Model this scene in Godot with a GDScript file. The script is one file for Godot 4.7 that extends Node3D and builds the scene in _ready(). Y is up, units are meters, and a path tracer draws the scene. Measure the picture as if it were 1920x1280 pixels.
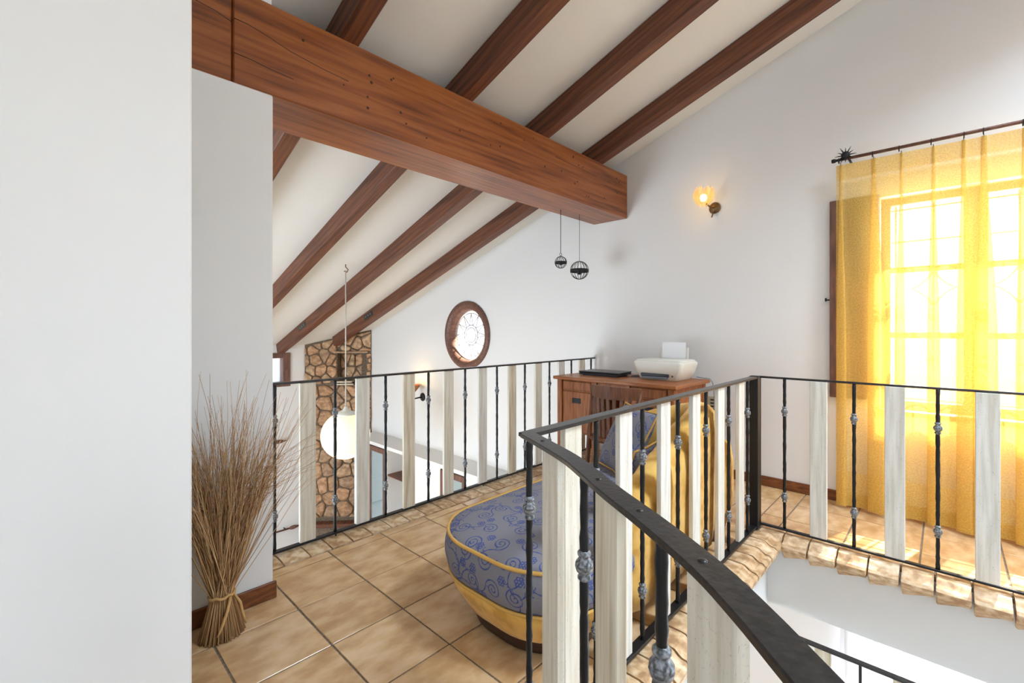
extends Node3D
# A mezzanine with timber ceiling, wrought iron railings, a chaise and a stairwell. Units are metres, the mezzanine floor is y = 0.

const EYE := Vector3(0, 1.255, 0)
const YAW := 43.65                 # the view turns this far from +x towards -z
const WALL_X := 4.05               # inner face of the gable wall
const BEAM_Z := -2.28              # face of the main beam and of the pier under it
const RAIL_Z := -2.67
const MID_Z := -0.865
const SIDE_X := 3.17
const FAR_Z := -8.0
const LOW_Y := -2.8
const SLOPE := 0.343
const SLAB := 0.435

var rng := RandomNumberGenerator.new()
var M := {}
var cache := {}
var taken := {}


func _ready() -> void:
	rng.seed = 7
	set_up_view()
	make_materials()
	build_shell()
	build_floor()
	build_ceiling()
	build_chimney()
	build_windows()
	build_railings()
	build_sofa()
	build_desk()
	build_curtains()
	build_lamps()
	build_living_room()
	build_reeds()
	build_small_things()


# ---------------------------------------------------------------- camera, sky and daylight

func set_up_view() -> void:
	var cam := Camera3D.new()
	cam.name = "camera"
	cam.projection = Camera3D.PROJECTION_FRUSTUM
	cam.near = 0.05
	cam.far = 200.0
	cam.size = 2.0 * 0.05 * 640.0 / 852.0
	cam.frustum_offset = Vector2(0, -23.0 / 852.0 * 0.05)
	cam.position = EYE
	cam.rotation_degrees = Vector3(0, YAW - 90.0, 0)
	add_child(cam)
	cam.current = true

	var env := Environment.new()
	env.background_mode = Environment.BG_SKY
	var sky := Sky.new()
	var sm := ProceduralSkyMaterial.new()
	sm.sky_top_color = Color(0.62, 0.76, 0.95)
	sm.sky_horizon_color = Color(0.93, 0.95, 0.98)
	sm.sky_curve = 0.2
	sm.ground_bottom_color = Color(0.74, 0.72, 0.68)
	sm.ground_horizon_color = Color(0.86, 0.86, 0.85)
	sm.sun_angle_max = 1.0
	sky.sky_material = sm
	env.sky = sky
	env.background_energy_multiplier = 1.5
	env.tonemap_mode = Environment.TONE_MAPPER_LINEAR
	env.tonemap_exposure = 2.25
	env.sdfgi_enabled = true
	env.ssao_enabled = true
	env.ssil_enabled = true
	var we := WorldEnvironment.new()
	we.name = "environment"
	we.environment = env
	add_child(we)

	var sun := DirectionalLight3D.new()
	sun.name = "sun"
	sun.light_color = Color(1.0, 0.95, 0.86)
	sun.light_energy = 9.0
	sun.light_angular_distance = 0.6
	sun.shadow_enabled = true
	sun.sky_mode = DirectionalLight3D.SKY_MODE_LIGHT_ONLY
	add_child(sun)
	sun.look_at_from_position(Vector3.ZERO, Vector3(-0.62, -0.76, -0.16))

	# daylight at the window openings; roof, rear, landing and living openings are unseen, added to brighten
	for x in [2.368]:
		daylight("added_roof_light", Vector3(x, 2.95 + SLOPE * (1.5 - BEAM_Z) + 0.17, 1.5), Vector3(0, -1, SLOPE), Vector2(0.66, 1.3), Color(0.84, 0.92, 1.0), 26.0)  # fill through an unseen roof opening, added to brighten floor and sofa
	daylight("added_light_rear", Vector3(4.42, 1.5, 3.5), Vector3(-1, 0, 0), Vector2(1.7, 2.0), Color(0.90, 0.95, 1.0), 2.4)  # fill through an unseen gable opening, added to lift the pier
	daylight("added_light_landing", Vector3(-2.62, 1.5, 0.9), Vector3(1, 0, 0), Vector2(1.8, 1.6), Color(0.90, 0.95, 1.0), 0.3)  # added fill from an unseen side opening, towards the gable wall
	daylight("added_light_living", Vector3(-2.62, -0.6, -4.4), Vector3(1, 0, 0), Vector2(2.8, 2.2), Color(0.85, 0.925, 1.0), 1.9)  # added fill for the living room, hidden behind the left wall
	daylight("window_light_gable", Vector3(4.42, 1.43, 0.14), Vector3(-1, 0, 0), Vector2(0.95, 1.44), Color(1, 0.99, 0.97), 2.6)
	daylight("window_light_low", Vector3(4.42, -1.65, 0.3), Vector3(-1, 0, 0), Vector2(1.5, 1.7), Color(0.88, 0.94, 1.0), 1.0)


func daylight(called: String, at: Vector3, towards: Vector3, size: Vector2, color: Color, energy: float) -> void:
	var l := AreaLight3D.new()
	l.name = numbered(called)
	l.area_size = size
	l.area_normalize_energy = false
	l.light_color = color
	l.light_energy = energy
	l.shadow_enabled = true
	l.set("area_range", 30.0)
	add_child(l)
	l.look_at_from_position(at, at + towards, Vector3.UP if absf(towards.normalized().y) < 0.7 else Vector3.BACK)


# ---------------------------------------------------------------- naming and nodes

func numbered(called: String) -> String:
	if not taken.has(called):
		taken[called] = 0
		return called
	taken[called] += 1
	return "%s_%03d" % [called, taken[called]]


func tag(o: Node, label := "", category := "", group := "", kind := "") -> void:
	if label: o.set_meta("label", label)
	if category: o.set_meta("category", category)
	if group: o.set_meta("group", group)
	if kind: o.set_meta("kind", kind)


func thing(called: String, at: Vector3, label: String, category: String, group := "", turn := 0.0) -> Node3D:
	var o := Node3D.new()
	o.name = numbered(called)
	add_child(o)
	o.position = at
	o.rotation.y = turn
	tag(o, label, category, group)
	return o


func setting(called: String, label := "") -> Node3D:
	var o := Node3D.new()
	o.name = numbered(called)
	add_child(o)
	tag(o, label, "", "", "structure")
	return o


func part(parent: Node3D, called: String, mesh: Mesh, mat: Material, at := Vector3.ZERO, turn := Vector3.ZERO) -> MeshInstance3D:
	var o := MeshInstance3D.new()
	o.name = numbered(called) if parent == self else called
	o.mesh = mesh
	o.material_override = mat
	o.position = at
	o.rotation = turn
	parent.add_child(o, true)
	return o


# ---------------------------------------------------------------- mesh helpers (corner order: counter-clockwise seen from outside)

func st_new(smooth := false) -> SurfaceTool:
	var st := SurfaceTool.new()
	st.begin(Mesh.PRIMITIVE_TRIANGLES)
	st.set_smooth_group(0 if smooth else -1)
	return st


func done(st: SurfaceTool) -> ArrayMesh:
	st.generate_normals()
	return st.commit()


func tri(st: SurfaceTool, a: Vector3, b: Vector3, c: Vector3) -> void:
	st.add_vertex(a); st.add_vertex(c); st.add_vertex(b)


func quad(st: SurfaceTool, a: Vector3, b: Vector3, c: Vector3, d: Vector3) -> void:
	tri(st, a, b, c); tri(st, a, c, d)


func add_box(st: SurfaceTool, lo: Vector3, hi: Vector3, bevel := 0.0, t := Transform3D()) -> void:
	if bevel <= 0.0:
		var p := []
		for k in 8:
			p.append(t * Vector3(hi.x if k & 1 else lo.x, hi.y if k & 2 else lo.y, hi.z if k & 4 else lo.z))
		quad(st, p[0], p[4], p[6], p[2]); quad(st, p[1], p[3], p[7], p[5])
		quad(st, p[0], p[1], p[5], p[4]); quad(st, p[2], p[6], p[7], p[3])
		quad(st, p[0], p[2], p[3], p[1]); quad(st, p[4], p[5], p[7], p[6])
		return
	var c := (lo + hi) / 2.0
	var h := (hi - lo) / 2.0
	var b: float = minf(bevel, minf(h.x, minf(h.y, h.z)) * 0.95)
	# three points at each corner, one on each face
	var q := {}
	for sx in [-1, 1]:
		for sy in [-1, 1]:
			for sz in [-1, 1]:
				q[[sx, sy, sz, 0]] = t * (c + Vector3(sx * h.x, sy * (h.y - b), sz * (h.z - b)))
				q[[sx, sy, sz, 1]] = t * (c + Vector3(sx * (h.x - b), sy * h.y, sz * (h.z - b)))
				q[[sx, sy, sz, 2]] = t * (c + Vector3(sx * (h.x - b), sy * (h.y - b), sz * h.z))
				if sx * sy * sz > 0:
					tri(st, q[[sx, sy, sz, 0]], q[[sx, sy, sz, 1]], q[[sx, sy, sz, 2]])
				else:
					tri(st, q[[sx, sy, sz, 0]], q[[sx, sy, sz, 2]], q[[sx, sy, sz, 1]])
	for s in [-1, 1]:
		var f := [[q[[s, -1, -1, 0]], q[[s, 1, -1, 0]], q[[s, 1, 1, 0]], q[[s, -1, 1, 0]]], [q[[-1, s, -1, 1]], q[[-1, s, 1, 1]], q[[1, s, 1, 1]], q[[1, s, -1, 1]]], [q[[-1, -1, s, 2]], q[[1, -1, s, 2]], q[[1, 1, s, 2]], q[[-1, 1, s, 2]]]]
		for w in f:
			if s > 0: quad(st, w[0], w[1], w[2], w[3])
			else: quad(st, w[3], w[2], w[1], w[0])
		for r in [-1, 1]:
			var e := [[q[[s, r, -1, 0]], q[[s, r, 1, 0]], q[[s, r, 1, 1]], q[[s, r, -1, 1]]], [q[[-1, s, r, 1]], q[[1, s, r, 1]], q[[1, s, r, 2]], q[[-1, s, r, 2]]], [q[[r, -1, s, 2]], q[[r, 1, s, 2]], q[[r, 1, s, 0]], q[[r, -1, s, 0]]]]
			for w in e:
				if s * r > 0: quad(st, w[3], w[2], w[1], w[0])
				else: quad(st, w[0], w[1], w[2], w[3])


func box(lo: Vector3, hi: Vector3, bevel := 0.0) -> ArrayMesh:
	var st := st_new()
	add_box(st, lo, hi, bevel)
	return done(st)


func cbox(size: Vector3, bevel := 0.0) -> ArrayMesh:
	var key := ["cbox", size, bevel]
	if not cache.has(key):
		cache[key] = box(-size / 2.0, size / 2.0, bevel)
	return cache[key]


# round sections joined along a path; radii may differ
func add_tube(st: SurfaceTool, path: Array, radii, sides := 8, closed := false) -> void:
	var n := path.size()
	var rings := []
	var side := Vector3.ZERO
	for i in n:
		var a: Vector3 = path[(i - 1 + n) % n] if closed or i > 0 else path[i]
		var b: Vector3 = path[(i + 1) % n] if closed or i < n - 1 else path[i]
		var dir := (b - a).normalized()
		if side == Vector3.ZERO:
			side = dir.cross(Vector3.UP if absf(dir.y) < 0.9 else Vector3.RIGHT).normalized()
		side = (side - dir * side.dot(dir)).normalized()
		var other := dir.cross(side)
		var r: float = radii[i] if radii is Array else radii
		var ring := []
		for k in sides:
			var w := TAU * k / sides
			ring.append(path[i] + (side * cos(w) + other * sin(w)) * r)
		rings.append(ring)
	for i in (n if closed else n - 1):
		var p: Array = rings[i]
		var q: Array = rings[(i + 1) % n]
		for k in sides:
			var j := (k + 1) % sides
			quad(st, p[k], p[j], q[j], q[k])
	if not closed:
		for k in range(1, sides - 1):
			tri(st, rings[0][0], rings[0][k + 1], rings[0][k])
			tri(st, rings[n - 1][0], rings[n - 1][k], rings[n - 1][k + 1])


func tube(path: Array, radii, sides := 8, closed := false) -> ArrayMesh:
	var st := st_new(true)
	add_tube(st, path, radii, sides, closed)
	return done(st)


# profile of (radius, height) from the bottom up, turned about y
func add_lathe(st: SurfaceTool, prof: Array, sides := 24, t := Transform3D()) -> void:
	for i in prof.size() - 1:
		var a: Vector2 = prof[i]
		var b: Vector2 = prof[i + 1]
		for k in sides:
			var u := TAU * k / sides
			var v := TAU * (k + 1) / sides
			var p0 := t * Vector3(cos(u) * a.x, a.y, sin(u) * a.x)
			var p1 := t * Vector3(cos(v) * a.x, a.y, sin(v) * a.x)
			var q0 := t * Vector3(cos(u) * b.x, b.y, sin(u) * b.x)
			var q1 := t * Vector3(cos(v) * b.x, b.y, sin(v) * b.x)
			if a.x > 1e-6: tri(st, p0, q0 if b.x > 1e-6 else q1, p1)
			if b.x > 1e-6: tri(st, p1 if a.x > 1e-6 else p0, q0, q1)


func lathe(prof: Array, sides := 24, smooth := true, t := Transform3D()) -> ArrayMesh:
	var st := st_new(smooth)
	add_lathe(st, prof, sides, t)
	return done(st)


# rings of equal point counts joined one after the other (each ring counter-clockwise seen from the side the rings advance to)
func add_loft(st: SurfaceTool, rings: Array, cap_first := true, cap_last := true) -> void:
	var n: int = rings[0].size()
	for i in rings.size() - 1:
		for k in n:
			var j := (k + 1) % n
			quad(st, rings[i][k], rings[i][j], rings[i + 1][j], rings[i + 1][k])
	for e in [0, rings.size() - 1]:
		if (e == 0 and not cap_first) or (e > 0 and not cap_last):
			continue
		var mid := Vector3.ZERO
		for p in rings[e]: mid += p / float(n)
		for k in n:
			var j := (k + 1) % n
			if e == 0: tri(st, mid, rings[e][j], rings[e][k])
			else: tri(st, mid, rings[e][k], rings[e][j])


func loft(rings: Array, smooth := true, cap_first := true, cap_last := true) -> ArrayMesh:
	var st := st_new(smooth)
	add_loft(st, rings, cap_first, cap_last)
	return done(st)


# flat polygon (x, z), counter-clockwise seen from above when z points down the page is handled by sign
func slab_mesh(poly: PackedVector2Array, y0: float, y1: float) -> ArrayMesh:
	var st := st_new()
	var p := poly.duplicate()
	var area := 0.0
	for i in p.size():
		area += p[i].cross(p[(i + 1) % p.size()])
	if area > 0.0: p.reverse()       # now x towards -z: counter-clockwise from above
	var idx := Geometry2D.triangulate_polygon(p)
	for i in range(0, idx.size(), 3):
		var a := p[idx[i]]; var b := p[idx[i + 1]]; var c := p[idx[i + 2]]
		if (b - a).cross(c - a) > 0.0:
			var s := b; b = c; c = s
		tri(st, Vector3(a.x, y1, a.y), Vector3(b.x, y1, b.y), Vector3(c.x, y1, c.y))
		tri(st, Vector3(a.x, y0, a.y), Vector3(c.x, y0, c.y), Vector3(b.x, y0, b.y))
	for i in p.size():
		var a := p[i]; var b := p[(i + 1) % p.size()]
		quad(st, Vector3(a.x, y0, a.y), Vector3(b.x, y0, b.y), Vector3(b.x, y1, b.y), Vector3(a.x, y1, a.y))
	return done(st)


# rounded rectangle in the xz plane, counter-clockwise seen from above
func rrect(x0: float, x1: float, z0: float, z1: float, r: float, y: float, n := 8) -> Array:
	var out := []
	r = minf(r, minf((x1 - x0) / 2.0, (z1 - z0) / 2.0) - 0.001)
	for c in [[x1 - r, z0 + r, 0.0], [x0 + r, z0 + r, PI / 2], [x0 + r, z1 - r, PI], [x1 - r, z1 - r, PI * 1.5]]:
		for k in n + 1:
			var a: float = c[2] + PI / 2 * k / n
			out.append(Vector3(c[0] + cos(a) * r, y, c[1] - sin(a) * r))
	return out


func bar_between(a: Vector3, b: Vector3, r: float, sides := 8) -> ArrayMesh:
	return tube([a, b], r, sides)


# ---------------------------------------------------------------- materials

func noise_tex(sd: int, freq: float, octaves: int, colors: Array, offsets: Array, size := 512, kind := FastNoiseLite.TYPE_SIMPLEX_SMOOTH, normal := false, bump := 4.0, cell := FastNoiseLite.RETURN_DISTANCE) -> NoiseTexture2D:
	var n := FastNoiseLite.new()
	n.seed = sd
	n.noise_type = kind
	n.frequency = freq
	n.fractal_octaves = octaves
	n.fractal_type = FastNoiseLite.FRACTAL_FBM if octaves > 1 else FastNoiseLite.FRACTAL_NONE
	n.cellular_return_type = cell
	var t := NoiseTexture2D.new()
	t.width = size
	t.height = size
	t.seamless = true
	t.noise = n
	if normal:
		t.as_normal_map = true
		t.bump_strength = bump
	if colors:
		var g := Gradient.new()
		g.offsets = PackedFloat32Array(offsets)
		g.colors = PackedColorArray(colors)
		t.color_ramp = g
	return t


func rgb8(r: float, g: float, b: float) -> Color:
	return Color(r / 255.0, g / 255.0, b / 255.0)


func plain(color: Color, rough := 0.7, metal := 0.0) -> StandardMaterial3D:
	var m := StandardMaterial3D.new()
	m.albedo_color = color
	m.roughness = rough
	m.metallic = metal
	return m


func textured(tex: Texture2D, scale: Vector3, rough: float, world := false, color := Color.WHITE) -> StandardMaterial3D:
	var m := plain(color, rough)
	m.albedo_texture = tex
	m.uv1_triplanar = true
	m.uv1_world_triplanar = world
	m.uv1_triplanar_sharpness = 6.0
	m.uv1_scale = scale
	return m


func bumped(m: StandardMaterial3D, tex: Texture2D, depth_cm: float) -> StandardMaterial3D:
	m.heightmap_enabled = true
	m.heightmap_texture = tex
	m.heightmap_scale = depth_cm
	return m


func wood_tex(sd: int, dark: Color, mid: Color, light: Color) -> NoiseTexture2D:
	return noise_tex(sd, 0.014, 5, [dark, dark.lerp(mid, 0.7), mid, light, mid], [0.12, 0.32, 0.5, 0.72, 0.95])


func make_materials() -> void:
	M.plaster = plain(rgb8(232, 231, 228), 0.85)
	M.ceiling = plain(rgb8(231, 229, 222), 0.9)

	var beam_tex := wood_tex(21, rgb8(102, 52, 26), rgb8(144, 80, 37), rgb8(158, 93, 46))
	M.beam = bumped(textured(beam_tex, Vector3(0.13, 2.6, 2.6), 0.36), beam_tex, 0.10)
	var raf_tex := wood_tex(22, rgb8(66, 36, 25), rgb8(100, 57, 36), rgb8(122, 72, 44))
	M.rafter = textured(raf_tex, Vector3(4.0, 4.0, 0.16), 0.5)
	M.knot = plain(rgb8(58, 32, 22), 0.6)
	var base_tex := wood_tex(23, rgb8(88, 48, 24), rgb8(118, 66, 32), rgb8(134, 80, 42))
	M.baseboard = textured(base_tex, Vector3(1.2, 6, 1.2), 0.45, true)
	var desk_tex := wood_tex(24, rgb8(134, 74, 32), rgb8(162, 96, 46), rgb8(176, 110, 56))
	M.desk = textured(desk_tex, Vector3(4, 4, 0.35), 0.35)
	M.desk_side = textured(desk_tex, Vector3(4, 0.5, 4), 0.5)
	M.chair = textured(wood_tex(25, rgb8(72, 40, 24), rgb8(104, 61, 36), rgb8(122, 76, 46)), Vector3(5, 0.8, 5), 0.5)
	M.plinth = plain(rgb8(58, 34, 24), 0.45)
	M.window_wood = textured(wood_tex(26, rgb8(92, 62, 50), rgb8(112, 76, 62), rgb8(124, 88, 74)), Vector3(3, 0.5, 3), 0.5)

	# floor tiles: a few kiln tones of the same clay
	var clay := [[rgb8(194, 152, 104), rgb8(210, 170, 122), rgb8(222, 186, 142)], [rgb8(198, 158, 112), rgb8(214, 176, 130), rgb8(224, 190, 148)], [rgb8(188, 146, 100), rgb8(204, 164, 118), rgb8(218, 182, 138)], [rgb8(196, 154, 102), rgb8(212, 170, 118), rgb8(222, 186, 138)]]
	var wavy := noise_tex(33, 0.02, 3, [Color(0.2, 0.2, 0.2), Color(0.8, 0.8, 0.8)], [0.1, 0.9])
	M.tiles = []
	for k in 4:
		var m := textured(noise_tex(40 + k, 0.011, 5, clay[k], [0.2, 0.5, 0.8]), Vector3(0.8, 1.1, 1.5), 0.23, true)
		m.uv1_offset = Vector3(0.31 * k, 0, 0.17 * k)
		bumped(m, wavy, 0.05)
		M.tiles.append(m)
	M.grout = textured(noise_tex(45, 0.05, 3, [rgb8(112, 98, 84), rgb8(140, 124, 106)], [0.3, 0.7]), Vector3(2, 2, 2), 0.9, true)
	var brick_tones := [[rgb8(178, 140, 100), rgb8(206, 172, 132), rgb8(224, 198, 162)], [rgb8(168, 130, 92), rgb8(198, 162, 120), rgb8(216, 188, 150)], [rgb8(188, 150, 110), rgb8(214, 182, 142), rgb8(230, 208, 176)]]
	M.bricks = []
	for k in 3:
		var m := textured(noise_tex(50 + k, 0.013, 5, brick_tones[k], [0.25, 0.5, 0.75]), Vector3(2.2, 5, 2.2), 0.55, true)
		bumped(m, wavy, 0.12)
		M.bricks.append(m)
	M.mortar = textured(noise_tex(56, 0.03, 4, [rgb8(112, 88, 62), rgb8(160, 128, 92)], [0.3, 0.7]), Vector3(3, 3, 3), 0.9, true)

	# iron, pewter and painted slats
	var hammered := noise_tex(61, 0.03, 2, [Color(0.2, 0.2, 0.2), Color(0.8, 0.8, 0.8)], [0.2, 0.8])
	M.iron = plain(rgb8(30, 31, 33), 0.42, 0.35)
	M.handrail = bumped(textured(noise_tex(62, 0.02, 4, [rgb8(40, 38, 38), rgb8(52, 50, 49)], [0.3, 0.7]), Vector3(4, 4, 4), 0.3, true), hammered, 0.03)
	M.handrail.metallic = 0.3
	M.pewter = textured(noise_tex(63, 0.02, 3, [rgb8(70, 71, 73), rgb8(120, 123, 126), rgb8(158, 161, 164)], [0.25, 0.5, 0.8]), Vector3(9, 9, 9), 0.5)
	M.pewter.metallic = 0.3
	var crackle := crackle_texture()
	M.slats = []
	for k in 3:
		var tones: Array = [[rgb8(204, 194, 172), rgb8(220, 212, 194), rgb8(230, 225, 210)], [rgb8(208, 202, 188), rgb8(222, 218, 206), rgb8(232, 229, 220)], [rgb8(190, 174, 146), rgb8(212, 200, 176), rgb8(226, 218, 198)]][k]
		var m := textured(noise_tex(65 + k, 0.012, 5, tones, [0.2, 0.5, 0.8]), Vector3(5, 0.3, 5), 0.6, true)
		if k < 2:                            # flaked paint with fine cracks, in patches
			m.detail_enabled = true
			m.detail_albedo = crackle
			m.detail_blend_mode = BaseMaterial3D.BLEND_MODE_MUL
			m.detail_uv_layer = BaseMaterial3D.DETAIL_UV_2
			m.uv2_triplanar = true
			m.uv2_world_triplanar = true
			m.uv2_scale = Vector3(3.0, 2.2, 3.0)
		M.slats.append(m)

	# cloth
	M.yellow = textured(noise_tex(72, 0.01, 4, [rgb8(204, 152, 62), rgb8(224, 174, 84), rgb8(232, 186, 98)], [0.25, 0.5, 0.8]), Vector3(1.5, 1.5, 1.5), 0.85, true)
	M.yellow.rim_enabled = true
	M.yellow.rim = 0.25
	M.damask = textured(damask_texture(), Vector3(1.5, 1.5, 1.5), 0.8, true)
	M.piping = plain(rgb8(214, 166, 84), 0.75)
	M.curtain = plain(Color(1.0, 0.85, 0.45, 0.52), 0.9)
	M.curtain.transparency = BaseMaterial3D.TRANSPARENCY_ALPHA
	M.curtain.albedo_texture = noise_tex(74, 0.12, 3, [Color(0.90, 0.88, 0.82), Color(1, 1, 1)], [0.3, 0.7], 512)
	M.curtain.uv1_triplanar = true
	M.curtain.uv1_world_triplanar = true
	M.curtain.uv1_scale = Vector3(1.4, 1.4, 1.4)
	M.curtain.backlight_enabled = true
	M.curtain.backlight = Color(0.8, 0.8, 0.8)
	M.white_curtain = plain(Color(0.93, 0.93, 0.95, 0.75), 0.9)
	M.white_curtain.transparency = BaseMaterial3D.TRANSPARENCY_ALPHA
	M.white_curtain.backlight_enabled = true
	M.white_curtain.backlight = Color(1, 1, 1)

	# glass, stone, plastic, paper
	M.glass = plain(Color(0.95, 0.97, 1.0, 0.06), 0.03)
	M.glass.transparency = BaseMaterial3D.TRANSPARENCY_ALPHA
	M.cabinet_glass = plain(Color(0.80, 0.90, 0.92, 0.25), 0.05)
	M.cabinet_glass.transparency = BaseMaterial3D.TRANSPARENCY_ALPHA
	M.lead = plain(rgb8(150, 152, 158), 0.5)
	M.stones = []
	for k in 4:
		var tones: Array = [[rgb8(150, 114, 84), rgb8(180, 140, 104), rgb8(198, 160, 124)], [rgb8(160, 128, 98), rgb8(190, 156, 120), rgb8(208, 178, 144)], [rgb8(138, 108, 84), rgb8(164, 132, 102), rgb8(182, 152, 122)], [rgb8(160, 120, 88), rgb8(190, 146, 108), rgb8(206, 168, 132)]][k]
		M.stones.append(bumped(textured(noise_tex(80 + k, 0.014, 5, tones, [0.25, 0.5, 0.75]), Vector3(1.6, 1.6, 1.6), 0.85, true), wavy, 0.5))
	M.stone_joint = textured(noise_tex(85, 0.03, 4, [rgb8(92, 78, 64), rgb8(132, 114, 94)], [0.3, 0.7]), Vector3(2, 2, 2), 0.95, true)
	M.white_plastic = plain(rgb8(232, 229, 216), 0.4)
	M.grey_plastic = plain(rgb8(110, 120, 132), 0.45)
	M.black_plastic = plain(rgb8(24, 25, 28), 0.3)
	M.paper = plain(rgb8(238, 236, 236), 0.8)
	M.brass = plain(rgb8(120, 92, 58), 0.4, 0.6)
	M.cord = plain(rgb8(206, 198, 186), 0.8)
	M.reed = []
	for c in [rgb8(188, 146, 100), rgb8(208, 168, 120), rgb8(160, 118, 80)]:
		M.reed.append(plain(c, 0.8))
	M.raffia = plain(rgb8(198, 156, 98), 0.8)
	M.vent = plain(rgb8(196, 182, 150), 0.6)
	M.dark_hole = plain(rgb8(38, 34, 30), 0.8)


# white with grey hairline cracks that gather in patches
func crackle_texture() -> ImageTexture:
	var size := 512
	var lines := FastNoiseLite.new()
	lines.seed = 64
	lines.noise_type = FastNoiseLite.TYPE_CELLULAR
	lines.cellular_return_type = FastNoiseLite.RETURN_DISTANCE2_SUB
	lines.frequency = 0.055
	var where := FastNoiseLite.new()
	where.seed = 65
	where.frequency = 0.014
	var im := Image.create(size, size, false, Image.FORMAT_RGB8)
	im.fill(Color.WHITE)
	for y in size:
		for x in size:
			var p := where.get_noise_2d(x, y)
			if p > 0.02:
				var d := lines.get_noise_2d(x, y * 0.8) + 1.0
				if d < 0.10:
					im.set_pixel(x, y, Color.WHITE.lerp(rgb8(120, 112, 102), smoothstep(0.02, 0.22, p) * (1.0 - d / 0.10)))
	return ImageTexture.create_from_image(im)


# grey cloth with blue scrolls and rosettes, drawn stroke by stroke
func damask_texture() -> ImageTexture:
	var size := 1024
	var im := Image.create(size, size, false, Image.FORMAT_RGB8)
	var ground := rgb8(128, 125, 132)
	var r := RandomNumberGenerator.new()
	r.seed = 99
	im.fill(ground)
	for k in 5000:
		var x := r.randi_range(0, size - 1)
		var y := r.randi_range(0, size - 1)
		im.fill_rect(Rect2i(x, y, r.randi_range(6, 18), 1), ground.lerp(rgb8(146, 138, 130), r.randf() * 0.6))
	var ink := rgb8(56, 72, 136)
	var strokes := []
	for gx in 6:
		for gy in 6:
			var c := Vector2((gx + 0.5 + (0.5 if gy % 2 else 0.0)) / 6.0, (gy + 0.5) / 6.0) * size + Vector2(r.randf_range(-18, 18), r.randf_range(-18, 18))
			var hand := 1.0 if (gx + gy) % 2 else -1.0
			var start := r.randf() * TAU
			# a scroll that unwinds into a stem
			var path := []
			for i in 120:
				var w := i / 119.0
				var rad := 7.0 + 52.0 * pow(w, 1.1)
				path.append(c + Vector2.from_angle(start + hand * w * TAU * 2.1) * rad)
			var last: Vector2 = path[119]
			var dir: Vector2 = (path[119] - path[116]).normalized()
			for i in 70:
				dir = dir.rotated(-hand * 0.022)
				last += dir * 2.2
				path.append(last)
			strokes.append([path, 6.5])
			# leaf curls along the stem
			for leaf in 3:
				var at: Vector2 = path[125 + leaf * 22]
				var side := dir.rotated(hand * (1.3 if leaf % 2 else -1.3))
				var lp := []
				for i in 30:
					side = side.rotated(hand * 0.10 * (1 if leaf % 2 else -1))
					at += side * 1.5
					lp.append(at)
				strokes.append([lp, 5.0])
			# rosette
			var f := c + Vector2(size / 12.0, size / 13.0 * hand)
			for petal in 6:
				var pl := []
				var pc := f + Vector2.from_angle(petal * TAU / 6.0) * 17.0
				for i in 26:
					pl.append(pc + Vector2.from_angle(i * TAU / 25.0) * (9.0 + 2.0 * sin(i * 1.5)))
				strokes.append([pl, 5.0])
	for s in strokes:
		var path: Array = s[0]
		for i in path.size() - 1:
			var a: Vector2 = path[i]
			var b: Vector2 = path[i + 1]
			var steps := int(a.distance_to(b) / 1.5) + 1
			for k in steps:
				var p: Vector2 = a.lerp(b, float(k) / steps)
				var w: float = s[1] * (0.75 + 0.25 * sin(i * 0.3))
				var x0 := posmod(int(p.x - w / 2.0), size)
				var y0 := posmod(int(p.y - w / 2.0), size)
				im.fill_rect(Rect2i(x0, y0, int(ceil(w)), int(ceil(w))), ink.lerp(ground, 0.12 * sin(i * 0.17) + 0.14))
	return ImageTexture.create_from_image(im)


# ---------------------------------------------------------------- the room

func ceil_y(z: float) -> float:
	return 2.95 + SLOPE * (z - BEAM_Z)


# a wall as a box with openings cut out of it
func cut_wall(called: String, label: String, lo: Vector3, hi: Vector3, holes: Array) -> void:
	var root := CSGBox3D.new()
	root.name = called
	root.size = hi - lo
	root.position = (lo + hi) / 2.0
	root.material = M.plaster
	for h in holes:
		var c: CSGShape3D
		if h.size() == 3:             # round: centre, radius, thickness along x
			var y := CSGCylinder3D.new()
			y.radius = h[1]; y.height = h[2]; y.sides = 64
			y.rotation.z = PI / 2
			y.position = h[0] - root.position
			c = y
		else:
			var b := CSGBox3D.new()
			b.size = h[1] - h[0]
			b.position = (h[0] + h[1]) / 2.0 - root.position
			c = b
		c.operation = CSGShape3D.OPERATION_SUBTRACTION
		c.material = M.plaster
		c.name = "opening"
		root.add_child(c, true)
	add_child(root)
	tag(root, label, "", "", "structure")


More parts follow.
